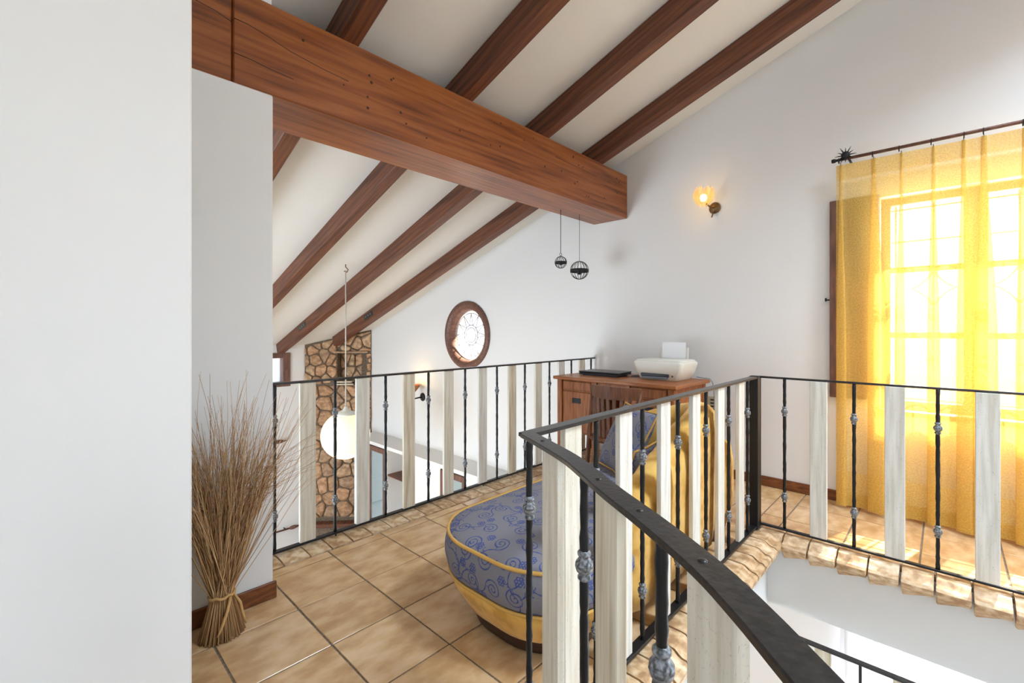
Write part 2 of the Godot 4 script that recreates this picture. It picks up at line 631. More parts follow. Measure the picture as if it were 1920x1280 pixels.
func build_shell() -> void:
	cut_wall("wall_gable", "white plastered gable wall with a round window and a curtained window", Vector3(WALL_X, LOW_Y - 0.2, FAR_Z - 0.3), Vector3(4.35, 6.2, 4.9), [
		[Vector3(4.2, 1.175, -4.71), 0.36, 1.0],
		[Vector3(3.5, 0.70, -0.33), Vector3(5, 2.17, 0.61)], [Vector3(3.5, 0.5, 2.65), Vector3(5, 2.5, 4.35)],
		[Vector3(3.5, -2.5, -0.45), Vector3(5, -0.8, 1.05)]])
	cut_wall("wall_far", "white far wall of the living room below the ceiling", Vector3(-2.8, LOW_Y - 0.2, FAR_Z - 0.3), Vector3(WALL_X, 1.3, FAR_Z), [[Vector3(2.40, 0.36, -9), Vector3(2.88, 0.80, -7)]])
	cut_wall("wall_side", "white side wall facing the gable wall", Vector3(-2.8, LOW_Y - 0.2, FAR_Z), Vector3(-2.5, 6.2, 4.9), [[Vector3(-4, -1.7, -5.8), Vector3(-1, 0.5, -3.0)], [Vector3(-4, 0.7, 0.0), Vector3(-1, 2.3, 1.8)]])  # both openings are added out of view to admit fill light
	cut_wall("wall_back", "white wall behind the stairwell", Vector3(-2.5, LOW_Y - 0.2, 4.6), Vector3(WALL_X, 6.2, 4.9), [])

	# the wall end beside the landing, and the pier that carries the beam
	var near := setting("wall_left", "plain white wall end beside the landing")
	part(near, "plaster", box(Vector3(-2.5, 0, -1.85), Vector3(0.317, 3.08, -1.6), 0.006), M.plaster)
	var pier := setting("wall_pier", "white plastered pier under the main beam")
	part(pier, "plaster", box(Vector3(-2.5, -0.01, RAIL_Z), Vector3(0.768, 2.35, BEAM_Z), 0.005), M.plaster)
	part(pier, "plaster", box(Vector3(-2.5, 2.775, RAIL_Z + 0.02), Vector3(0.768, 3.1, BEAM_Z - 0.02), 0.0), M.plaster)

	var low := setting("floor_lower", "floor of the living room below the mezzanine")
	part(low, "slab", box(Vector3(-2.5, LOW_Y - 0.2, FAR_Z), Vector3(WALL_X, LOW_Y, 4.6)), M.tiles[1])

	# baseboards
	var b1 := setting("baseboard_pier", "dark wooden baseboard along the pier")
	part(b1, "board", box(Vector3(-2.4, 0.0, BEAM_Z), Vector3(0.78, 0.078, BEAM_Z + 0.014), 0.003), M.baseboard)
	var b2 := setting("baseboard_gable", "dark wooden baseboard along the gable wall")
	part(b2, "board", box(Vector3(WALL_X - 0.014, 0.0, -2.5), Vector3(WALL_X, 0.078, 2.5), 0.003), M.baseboard)


func build_floor() -> void:
	var floor_node := setting("floor", "mezzanine floor of glossy terracotta tiles with a brick edging")
	# the slab round the stairwell
	var well := PackedVector2Array([Vector2(-2.5, RAIL_Z - 0.06), Vector2(WALL_X, RAIL_Z - 0.06), Vector2(WALL_X, 4.6), Vector2(-2.5, 4.6), Vector2(-2.5, 2.6), Vector2(3.14, 2.6), Vector2(3.14, -0.80), Vector2(0.95, -0.80), Vector2(0.83, -0.58), Vector2(0.63, -0.27), Vector2(0.47, -0.08), Vector2(0.33, 0.10), Vector2(0.2, 0.4), Vector2(0.2, 2.595), Vector2(-2.5, 2.595)])
	part(floor_node, "slab", slab_mesh(well, -SLAB, -0.03), M.plaster)
	var bed := PackedVector2Array([Vector2(-2.5, RAIL_Z - 0.04), Vector2(WALL_X, RAIL_Z - 0.04), Vector2(WALL_X, 4.6), Vector2(-2.5, 4.6), Vector2(-2.5, 2.6), Vector2(3.16, 2.6), Vector2(3.16, -0.82), Vector2(0.93, -0.82), Vector2(0.81, -0.58), Vector2(0.61, -0.27), Vector2(0.45, -0.08), Vector2(0.31, 0.10), Vector2(0.18, 0.4), Vector2(0.18, 2.595), Vector2(-2.5, 2.595)])
	part(floor_node, "grout_bed", slab_mesh(bed, -0.03, -0.005), M.grout)

	# tiles, in columns along x and rows along z
	var gap := 0.008
	var xs := []
	for k in range(-3, 12):
		xs.append(0.815 + 0.3265 * k)
	var zs := [-2.53, -2.455, -2.10, -1.766, -1.433, -1.10, -0.90]
	for i in xs.size() - 1:
		for j in zs.size() - 1:
			var x1: float = minf(xs[i + 1], WALL_X - 0.004)
			if x1 - xs[i] < 0.05: continue
			add_tile(floor_node, xs[i] + gap / 2, x1 - gap / 2, zs[j] + gap / 2, zs[j + 1] - gap / 2)
	var xr := [3.25, 3.427, 3.7535, WALL_X - 0.004]
	for i in xr.size() - 1:
		var z := -0.90
		for j in 7:
			var z1 := z + (0.133 if j == 0 else 0.333)
			add_tile(floor_node, xr[i] + gap / 2, xr[i + 1] - gap / 2, z + gap / 2, z1 - gap / 2)
			z = z1

	# edging bricks: along the living room, along the well and along the window side
	var n := 0
	var x := 0.79
	while x < WALL_X - 0.05:
		var w := 0.128 + rng.randf_range(-0.008, 0.012)
		edging(floor_node, Vector3(x + w / 2, 0, -2.535), 0.0, w - 0.008, 0.195, n, false)
		x += w; n += 1
	x = 0.96
	while x < 3.05:
		var w := 0.125 + rng.randf_range(-0.01, 0.012)
		edging(floor_node, Vector3(x + w / 2, 0, -0.895), PI, w - 0.011, 0.19, n, true)
		x += w; n += 1
	var z := -0.845
	while z < 1.6:
		var w := 0.1345 + rng.randf_range(-0.004, 0.004)
		edging(floor_node, Vector3(3.245, 0, z + w / 2), PI / 2, w - 0.009, 0.19, n, true)
		z += w; n += 1


func add_tile(parent: Node3D, x0: float, x1: float, z0: float, z1: float) -> void:
	var s := Vector3(x1 - x0, 0.02, z1 - z0)
	var key := ["tile", snappedf(s.x, 0.001), snappedf(s.z, 0.001)]
	if not cache.has(key):
		cache[key] = box(Vector3(-s.x / 2, -0.02, -s.z / 2), Vector3(s.x / 2, 0, s.z / 2), 0.0014)
	part(parent, "tile", cache[key], M.tiles[rng.randi() % 4], Vector3((x0 + x1) / 2, rng.randf_range(-0.0012, 0.0), (z0 + z1) / 2), Vector3(rng.randf_range(-0.002, 0.002), 0, rng.randf_range(-0.002, 0.002)))


# a nosed brick: its back end at the given point, its nose out along the brick's own -z; moulded ones have a hollow under the nose
func edging(parent: Node3D, at: Vector3, turn: float, width: float, depth: float, n: int, moulded: bool) -> void:
	var prof := []
	if moulded:
		prof = [Vector2(0, 0.004), Vector2(0, -0.028), Vector2(-depth * 0.5, -0.030), Vector2(-depth * 0.52, -0.112), Vector2(-depth * 0.72, -0.104), Vector2(-depth * 0.92, -0.078), Vector2(-depth, -0.058), Vector2(-depth, -0.036), Vector2(-depth * 0.93, -0.024), Vector2(-depth * 0.83, -0.022), Vector2(-depth * 0.76, -0.014), Vector2(-depth * 0.66, 0.002), Vector2(-depth * 0.56, 0.005)]
	else:
		prof = [Vector2(0, 0.003), Vector2(0, -0.03), Vector2(-depth * 0.96, -0.03), Vector2(-depth, -0.02), Vector2(-depth * 0.97, 0.0), Vector2(-depth * 0.85, 0.009), Vector2(-depth * 0.4, 0.009)]
	var rings := []
	var r := RandomNumberGenerator.new()
	r.seed = 300 + n % 9
	var key := ["edging", moulded, n % 9, snappedf(width, 0.004)]
	if not cache.has(key):
		var skew := r.randf_range(-0.006, 0.006)
		for e in [[-0.5, 0.94], [-0.46, 1.0], [0.46, 1.0], [0.5, 0.94]]:
			var ring := []
			for q in prof:
				var v: Vector2 = q
				var low: float = e[0] if moulded and v.y < -0.09 else 0.0
				ring.append(Vector3(width * e[0], v.y * e[1] - 0.035 * low + r.randf_range(-0.0015, 0.0015), v.x * (1.0 if e[1] == 1.0 else 0.985) + skew * e[0]))
			rings.append(ring)
		cache[key] = loft(rings, false)
	part(parent, "brick", cache[key], M.bricks[rng.randi() % 3], at, Vector3(rng.randf_range(-0.006, 0.006), turn, rng.randf_range(-0.01, 0.01)))


func build_ceiling() -> void:
	var c := setting("ceiling", "sloping off-white plastered ceiling between dark rafters")
	var st := st_new()
	# left open: an added roof window behind the camera, to brighten the floor
	for q in [[-2.8, WALL_X + 0.002, FAR_Z - 0.3, 0.85], [-2.8, WALL_X + 0.002, 2.15, 4.9], [-2.8, 2.03, 0.85, 2.15], [2.706, WALL_X + 0.002, 0.85, 2.15]]:
		var p := []
		for x in [q[0], q[1]]:
			for z in [q[2], q[3]]:
				p.append(Vector3(x, ceil_y(z), z)); p.append(Vector3(x, ceil_y(z) + 0.2, z))
		# p: 0 x0z0, 1 top, 2 x0z1, 3 top, 4 x1z0, 5 top, 6 x1z1, 7 top
		quad(st, p[0], p[4], p[6], p[2]); quad(st, p[1], p[3], p[7], p[5])
		quad(st, p[0], p[2], p[3], p[1]); quad(st, p[4], p[5], p[7], p[6])
		quad(st, p[0], p[1], p[5], p[4]); quad(st, p[2], p[6], p[7], p[3])
	part(c, "plaster", done(st), M.ceiling)

	# the main beam, with its joint, knots and end
	var beam := thing("main_beam", Vector3(0, 2.35, 0), "massive reddish brown timber beam crossing under the rafters to the gable wall", "beam")
	part(beam, "timber", box(Vector3(0.602, 0, RAIL_Z), Vector3(WALL_X - 0.004, 0.425, BEAM_Z), 0.006), M.beam)
	part(beam, "timber_end", box(Vector3(-2.4, 0, RAIL_Z), Vector3(0.598, 0.425, BEAM_Z), 0.006), M.beam)
	var kr := RandomNumberGenerator.new()
	kr.seed = 5
	for k in 34:
		var x := kr.randf_range(0.7, 3.95)
		var y := kr.randf_range(0.05, 0.37)
		var s := kr.randf_range(0.004, 0.009)
		part(beam, "knot", lathe([Vector2(0, -0.004), Vector2(s, -0.004), Vector2(s, 0.0006), Vector2(0, 0.0012)], 8), M.knot, Vector3(x, y, BEAM_Z), Vector3(PI / 2, 0, 0))

	for line in [[[0.40, 0.305], [0.47, 0.287], [0.53, 0.281], [0.596, 0.262]], [[0.606, 0.283], [0.66, 0.282], [0.74, 0.268], [0.85, 0.240], [1.0, 0.222], [1.14, 0.213]], [[0.606, 0.13], [0.68, 0.128], [0.76, 0.118], [0.86, 0.112]], [[2.9, 0.30], [3.1, 0.292], [3.3, 0.29], [3.5, 0.281]]]:
		var run: Array = line.map(func(q): return Vector3(q[0], q[1], BEAM_Z - 0.001))
		part(beam, "drying_crack", tube(run, 0.0024, 5), M.knot)

	# rafters: four run down over the beam to the far wall
	var names := ["fourth dark rafter out from the gable wall, crossing the main beam", "third dark rafter out from the gable wall, crossing the main beam", "second dark rafter out from the gable wall, with a dark plate at its low end", "first dark rafter out from the gable wall, its low end at the stone chimney"]
	var rx := [1.147, 1.964, 2.772, 3.560]
	var ends := [FAR_Z + 0.005, FAR_Z + 0.005, FAR_Z + 0.005, -7.66]
	for k in 4:
		var za: float = ends[k]
		var zb := 4.5
		var t := thing("rafter", Vector3(rx[k], ceil_y(BEAM_Z), BEAM_Z), names[k], "rafter", "rafters under the sloping ceiling")
		t.rotation.x = -atan(SLOPE)
		var c1 := 1.0 / cos(atan(SLOPE))
		part(t, "timber", box(Vector3(-0.055, -0.165, (za - BEAM_Z) * c1 + 0.06), Vector3(0.055, -0.001, (zb - BEAM_Z) * c1), 0.006), M.rafter)
		if k >= 2:
			var at := -4.62 if k == 2 else -4.12
			var plate := part(t, "plate", cbox(Vector3(0.006, 0.075, 0.26), 0.002), M.black_plastic, Vector3(-0.057, -0.075, at * c1))
			for d in 3:
				part(plate, "rivet", lathe([Vector2(0, -0.002), Vector2(0.013, -0.002), Vector2(0.010, 0.006), Vector2(0, 0.008)], 8), M.pewter, Vector3(-0.003, 0, -0.07 + 0.07 * d), Vector3(0, 0, PI / 2))


# ---------------------------------------------------------------- the stone chimney across the far corner

func clip_poly(poly: PackedVector2Array, at: Vector2, normal: Vector2) -> PackedVector2Array:
	var out := PackedVector2Array()
	for i in poly.size():
		var a := poly[i]
		var b := poly[(i + 1) % poly.size()]
		var da := (a - at).dot(normal)
		var db := (b - at).dot(normal)
		if da <= 0.0: out.append(a)
		if (da < 0.0 and db > 0.0) or (da > 0.0 and db < 0.0):
			out.append(a.lerp(b, da / (da - db)))
	return out


func stones(parent: Node3D, zone: Rect2, cell: Vector2, depth: float, r: RandomNumberGenerator, top: Array) -> void:
	var seeds := []
	var nx := maxi(1, roundi(zone.size.x / cell.x))
	var ny := maxi(1, roundi(zone.size.y / cell.y))
	for i in range(-1, nx + 1):
		for j in range(-1, ny + 1):
			var q := Vector2((i + 0.5 + (0.25 if j % 2 else -0.2)) / nx, (j + 0.5) / ny) * zone.size + zone.position
			seeds.append(q + Vector2(r.randf_range(-0.36, 0.36) * cell.x, r.randf_range(-0.36, 0.36) * cell.y))
	for s in seeds:
		var c: Vector2 = s
		var poly := PackedVector2Array([zone.position, zone.position + Vector2(zone.size.x, 0), zone.end, zone.position + Vector2(0, zone.size.y)])
		for o in seeds:
			var other: Vector2 = o
			if other != c and other.distance_to(c) < 1.2:
				poly = clip_poly(poly, (c + other) / 2.0, (other - c).normalized())
		if top: poly = clip_poly(poly, top[0], top[1])
		if poly.size() < 3: continue
		var shrunk := Geometry2D.offset_polygon(poly, -0.010)
		if shrunk.is_empty() or shrunk[0].size() < 3: continue
		var p: PackedVector2Array = shrunk[0]
		for pass_ in 2:                      # cut the corners
			var cut := PackedVector2Array()
			for i in p.size():
				var a := p[i]; var b := p[(i + 1) % p.size()]
				cut.append(a.lerp(b, 0.15 + 0.1 * pass_)); cut.append(a.lerp(b, 0.85 - 0.1 * pass_))
			p = cut
		var area := 0.0
		var mid := Vector2.ZERO
		for i in p.size():
			area += p[i].cross(p[(i + 1) % p.size()])
			mid += p[i] / p.size()
		if absf(area) < 0.004: continue
		if area < 0.0: p.reverse()
		var h := depth + r.randf_range(0.02, 0.05)
		var rings := []
		for lv in [[1.0, depth - 0.02], [1.0, depth + (h - depth) * 0.55], [0.93, h - 0.004], [0.55, h]]:
			var ring := []
			for q in p:
				var v: Vector2 = mid + (q - mid) * lv[0]
				ring.append(Vector3(v.x - mid.x, v.y - mid.y, lv[1] + (r.randf_range(-0.004, 0.004) if lv[0] < 0.95 else 0.0)))
			rings.append(ring)
		part(parent, "stone", loft(rings, true, false, true), M.stones[r.randi() % 4], Vector3(mid.x, mid.y, 0))


func build_chimney() -> void:
	# local x runs along the face from the far wall to the gable wall, z out of the face
	var a := Vector3(3.20, 0, FAR_Z)
	var b := Vector3(WALL_X, 0, -7.25)
	var w := a.distance_to(b)
	var t := thing("stone_chimney", a, "rubble stone chimney breast built across the corner of the living room", "chimney", "", -atan2(b.z - a.z, b.x - a.x))
	var y_a := 0.965
	var y_b := 1.235
	var ns := 0.55
	var ne := 1.04
	var n0 := 0.30
	var n1 := 0.84
	var corner3 := t.to_local(Vector3(WALL_X - 0.003, 0, FAR_Z + 0.003))
	var corner := Vector2(corner3.x, corner3.z)
	part(t, "mortar", slab_mesh(PackedVector2Array([Vector2(0.005, 0), Vector2(w - 0.005, 0), corner]), LOW_Y, n0), M.stone_joint)
	part(t, "mortar", slab_mesh(PackedVector2Array([Vector2(0.005, 0), Vector2(ns, 0), Vector2(ns, -0.22), Vector2(ne - 0.16, -0.22), Vector2(ne, -0.06), Vector2(ne, 0), Vector2(w - 0.005, 0), corner]), n0, n1), M.stone_joint)
	var lid := []
	for y in [n1, 9.0]:
		var ring := []
		for p in [Vector2(0.005, 0), Vector2(w - 0.005, 0), corner]:
			var at := t.to_global(Vector3(p.x, 0, p.y))
			ring.append(Vector3(p.x, minf(y, ceil_y(at.z) - 0.002), p.y))
		lid.append(ring)
	part(t, "mortar", loft(lid, false), M.stone_joint)
	var r := RandomNumberGenerator.new()
	r.seed = 17
	var slope := [Vector2(0, y_a), Vector2(-(y_b - y_a), w).normalized()]
	stones(t, Rect2(0.0, -2.0, w, 2.29), Vector2(0.25, 0.23), 0.0, r, [])
	stones(t, Rect2(0.0, n0, ns, 0.80), Vector2(0.20, 0.17), 0.0, r, slope)
	stones(t, Rect2(ns, n1 + 0.03, w - ns, 0.42), Vector2(0.27, 0.16), 0.0, r, slope)
	stones(t, Rect2(ns, n0 + 0.04, ne - ns, n1 - n0 - 0.05), Vector2(0.14, 0.2), -0.22, r, [])
	stones(t, Rect2(ne, n0, w - ne, n1 - n0), Vector2(0.12, 0.2), 0.0, r, [])
	part(t, "lintel", box(Vector3(ns - 0.02, n1, 0.0), Vector3(ne + 0.03, n1 + 0.035, 0.05), 0.008), M.stones[2])
	part(t, "slat", box(Vector3(ns - 0.03, n0 - 0.01, 0.0), Vector3(ns + 0.28, n0 + 0.015, 0.06), 0.006), M.slats[2])
	part(t, "slat", box(Vector3(ns - 0.03, n0 + 0.03, -0.1), Vector3(ns + 0.26, n0 + 0.055, 0.05), 0.006), M.slats[2])
	part(t, "mantel", box(Vector3(0.02, -2.12, 0.0), Vector3(w - 0.05, -2.06, 0.16), 0.01), M.rafter)
	part(t, "hearth_wall", box(Vector3(0.02, LOW_Y, 0.0), Vector3(w - 0.1, -2.13, 0.10), 0.01), M.stone_joint)


# ---------------------------------------------------------------- windows

func build_windows() -> void:
	# round window in the gable wall
	var c := Vector3(WALL_X, 1.175, -4.71)
	var rw := setting("window_1", "round window with a leaded sun star and a wide wooden ring frame")
	rw.position = c
	rw.rotation.z = PI / 2            # own y points to -x, into the room
	part(rw, "ring_frame", lathe([Vector2(0.335, -0.10), Vector2(0.36, -0.10), Vector2(0.36, -0.001), Vector2(0.46, -0.001), Vector2(0.462, 0.02), Vector2(0.43, 0.04), Vector2(0.40, 0.036), Vector2(0.36, 0.01), Vector2(0.335, -0.05), Vector2(0.335, -0.10)], 64), M.window_wood)
	part(rw, "pane", lathe([Vector2(0, -0.088), Vector2(0.338, -0.088), Vector2(0.338, -0.082), Vector2(0, -0.082)], 48, false), M.glass)
	for rad in [0.10, 0.135, 0.30]:
		var ring := []
		for k in 40:
			ring.append(Vector3(cos(TAU * k / 40) * rad, -0.076, sin(TAU * k / 40) * rad))
		part(rw, "lead_ring", tube(ring, 0.006, 5, true), M.lead)
	for k in 12:
		var u := TAU * k / 12.0
		var tip := Vector3(cos(u) * 0.30, -0.076, sin(u) * 0.30)
		for s in [-1, 1]:
			var v: float = u + s * TAU / 24.0
			part(rw, "lead_ray", bar_between(tip, Vector3(cos(v) * 0.135, -0.076, sin(v) * 0.135), 0.005, 5), M.lead)

	# casement window behind the yellow curtain
	casement("window_2", "tall wooden casement window behind the sheer yellow curtain", 0.70, 2.17, -0.33, 0.61, 3)
	casement("added_window_5", "added unseen window further along the gable wall for fill light", 0.5, 2.5, 2.65, 4.35, 2)  # frame of the added rear opening, out of view
	var roof := setting("added_window_6", "added unseen roof window over the stairwell for fill light")  # frame of the added roof opening, out of view
	roof.position = Vector3(2.368, ceil_y(1.5), 1.5)
	roof.rotation.x = -atan(SLOPE)
	for s in [-1, 1]:
		part(roof, "frame", box(Vector3(s * 0.32 - 0.018, 0.05, -0.68), Vector3(s * 0.32 + 0.018, 0.11, 0.68), 0.003), M.window_wood)
		part(roof, "frame", box(Vector3(-0.30, 0.05, s * 0.66 - 0.02), Vector3(0.30, 0.11, s * 0.66 + 0.02), 0.003), M.window_wood)
	part(roof, "pane", box(Vector3(-0.30, 0.078, -0.64), Vector3(0.30, 0.082, 0.64)), M.glass)
	# window of the living room below
	casement("window_3", "window behind the white curtain on the floor below", -2.5, -0.8, -0.45, 1.05, 2)

	# small window under the rafters in the far wall
	var sw := setting("window_4", "small wooden framed window under the rafters in the far wall")
	for q in [[2.34, 2.44, 0.30, 0.86], [2.84, 2.96, 0.30, 0.86]]:
		part(sw, "frame", box(Vector3(q[0], q[2], FAR_Z - 0.12), Vector3(q[1], q[3], FAR_Z + 0.03), 0.006), M.window_wood)
	for q in [[0.30, 0.375], [0.775, 0.86]]:
		part(sw, "frame", box(Vector3(2.44, q[0], FAR_Z - 0.12), Vector3(2.84, q[1], FAR_Z + 0.028), 0.006), M.window_wood)
	part(sw, "pane", box(Vector3(2.44, 0.375, FAR_Z - 0.08), Vector3(2.84, 0.775, FAR_Z - 0.074)), M.glass)

	# shutter folded back on the wall beside the casement
	var sh := thing("window_shutter", Vector3(WALL_X, 0.76, -0.34), "dark wooden shutter leaf folded back against the wall behind the yellow curtain", "shutter")
	part(sh, "stile", box(Vector3(-0.032, 0, -0.275), Vector3(-0.004, 1.43, -0.215), 0.003), M.window_wood)
	part(sh, "stile", box(Vector3(-0.032, 0, -0.06), Vector3(-0.004, 1.43, 0.0), 0.003), M.window_wood)
	for y in [0.0, 0.66, 1.34]:
		part(sh, "cross_rail", box(Vector3(-0.031, y, -0.215), Vector3(-0.005, y + 0.09, -0.06), 0.003), M.window_wood)
	for y in [0.09, 0.75]:
		part(sh, "panel", box(Vector3(-0.024, y, -0.215), Vector3(-0.010, y + 0.59 - (0.02 if y < 0.5 else 0.0), -0.06), 0.003), M.window_wood)
	var knob := part(sh, "latch", bar_between(Vector3(-0.018, 0.71, -0.275), Vector3(-0.018, 0.71, -0.30), 0.005), M.iron)
	part(knob, "latch_tip", bar_between(Vector3(-0.018, 0.70, -0.30), Vector3(-0.018, 0.725, -0.30), 0.006), M.iron)

	# wrought iron grille outside the casement
	var g := thing("window_grille", Vector3(4.30, 0.70, 0.14), "wrought iron window grille with star quatrefoils outside the casement", "grille")
	for k in 5:
		var z := -0.40 + 0.20 * k
		part(g, "upright", bar_between(Vector3(0, 0, z), Vector3(0, 1.47, z), 0.006, 6), M.iron)
	for y in [0.06, 0.50, 1.18, 1.41]:
		part(g, "crossbar", bar_between(Vector3(0, y, -0.47), Vector3(0, y, 0.47), 0.006, 6), M.iron)
	for z in [-0.2, 0.2]:
		var star := []
		for k in 48:
			var u := TAU * k / 48.0
			var rad := 0.115 * pow(pow(absf(cos(u)), 0.75) + pow(absf(sin(u)), 0.75), -1.333)
			star.append(Vector3(0, 0.84 + sin(u) * rad * 1.15, z + cos(u) * rad))
		part(g, "star", tube(star, 0.006, 5, true), M.iron)


func casement(called: String, label: String, y0: float, y1: float, z0: float, z1: float, rows: int) -> void:
	var w := setting(called, label)
	var x0 := WALL_X + 0.10
	var x1 := WALL_X + 0.16
	part(w, "frame", box(Vector3(x0, y0, z0), Vector3(x1, y1, z0 + 0.05), 0.003), M.window_wood)
	part(w, "frame", box(Vector3(x0, y0, z1 - 0.05), Vector3(x1, y1, z1), 0.003), M.window_wood)
	part(w, "frame", box(Vector3(x0, y0, z0 + 0.05), Vector3(x1, y0 + 0.06, z1 - 0.05), 0.003), M.window_wood)
	part(w, "frame", box(Vector3(x0, y1 - 0.05, z0 + 0.05), Vector3(x1, y1, z1 - 0.05), 0.003), M.window_wood)
	var mid := (z0 + z1) / 2.0
	part(w, "mullion", box(Vector3(x0 - 0.015, y0 + 0.06, mid - 0.055), Vector3(x1, y1 - 0.05, mid + 0.055), 0.004), M.window_wood)
	for s in [[z0 + 0.05, mid - 0.055], [mid + 0.055, z1 - 0.05]]:
		for k in range(1, rows):
			var y := y0 + 0.06 + (y1 - y0 - 0.11) * k / rows
			part(w, "muntin", box(Vector3(x0 + 0.01, y - 0.02, s[0]), Vector3(x1 - 0.01, y + 0.02, s[1]), 0.003), M.window_wood)
		for k in rows:
			var h := (y1 - y0 - 0.11) / rows
			var ya := y0 + 0.06 + h * k + (0.02 if k > 0 else 0.0)
			var yb := y0 + 0.06 + h * (k + 1) - (0.02 if k < rows - 1 else 0.0)
			part(w, "pane", box(Vector3(x0 + 0.028, ya, s[0]), Vector3(x0 + 0.032, yb, s[1])), M.glass)
	part(w, "sill", box(Vector3(WALL_X - 0.02, y0 - 0.03, z0 - 0.02), Vector3(x0, y0, z1 + 0.02), 0.004), M.window_wood)


# ---------------------------------------------------------------- railings

# square bar of wrought iron, lightly hammered, with two knuckles
func iron_bar(parent: Node3D, at: Vector3, h: float, r: float, kind: int) -> void:
	var key := ["bar", snappedf(h, 0.005), r, kind % 3]
	if not cache.has(key):
		var rr := RandomNumberGenerator.new()
		rr.seed = 500 + kind % 3
		var rings := []
		var n := 46
		for i in n + 1:
			var w := r * (1.0 + rr.randf_range(-0.13, 0.13))
			var tw := 0.10 * sin(i * 0.9) + rr.randf_range(-0.06, 0.06)
			var off := Vector3(rr.randf_range(-0.06, 0.06) * r, 0, rr.randf_range(-0.06, 0.06) * r)
			var ring := []
			for k in 8:
				var u := -(TAU * k / 8.0 + TAU / 16.0 + tw)
				var rad := w * 1.12
				ring.append(off + Vector3(cos(u) * rad, h * i / n, sin(u) * rad))
			rings.append(ring)
		cache[key] = loft(rings, true)
	var b := part(parent, "iron_bar", cache[key], M.iron, at)
	var kk := ["knuckle", r]
	if not cache.has(kk):
		var s := r / 0.008
		cache[kk] = lathe([Vector2(0, -0.031), Vector2(0.009, -0.031), Vector2(0.0135, -0.026), Vector2(0.0135, -0.022), Vector2(0.0095, -0.017), Vector2(0.016, -0.011), Vector2(0.0185, -0.002), Vector2(0.0175, 0.006), Vector2(0.0125, 0.013), Vector2(0.0095, 0.017), Vector2(0.0135, 0.021), Vector2(0.0135, 0.026), Vector2(0.009, 0.031), Vector2(0, 0.031)].map(func(p): return Vector2(p.x * s, p.y * s)), 14)
	for f in [0.21, 0.785]:
		part(b, "knuckle", cache[kk], M.pewter, Vector3(0, h * f, 0), Vector3(0, kind * 1.3, 0))


func slat(parent: Node3D, at: Vector3, h: float, width: float, turn: float, kind: int) -> void:
	var key := ["slat", snappedf(h, 0.005), width]
	if not cache.has(key):
		cache[key] = box(Vector3(-width / 2, 0, -0.0105), Vector3(width / 2, h, 0.0105), 0.002)
	part(parent, "wooden_slat", cache[key], M.slats[kind % 3], at, Vector3(0, turn, 0))


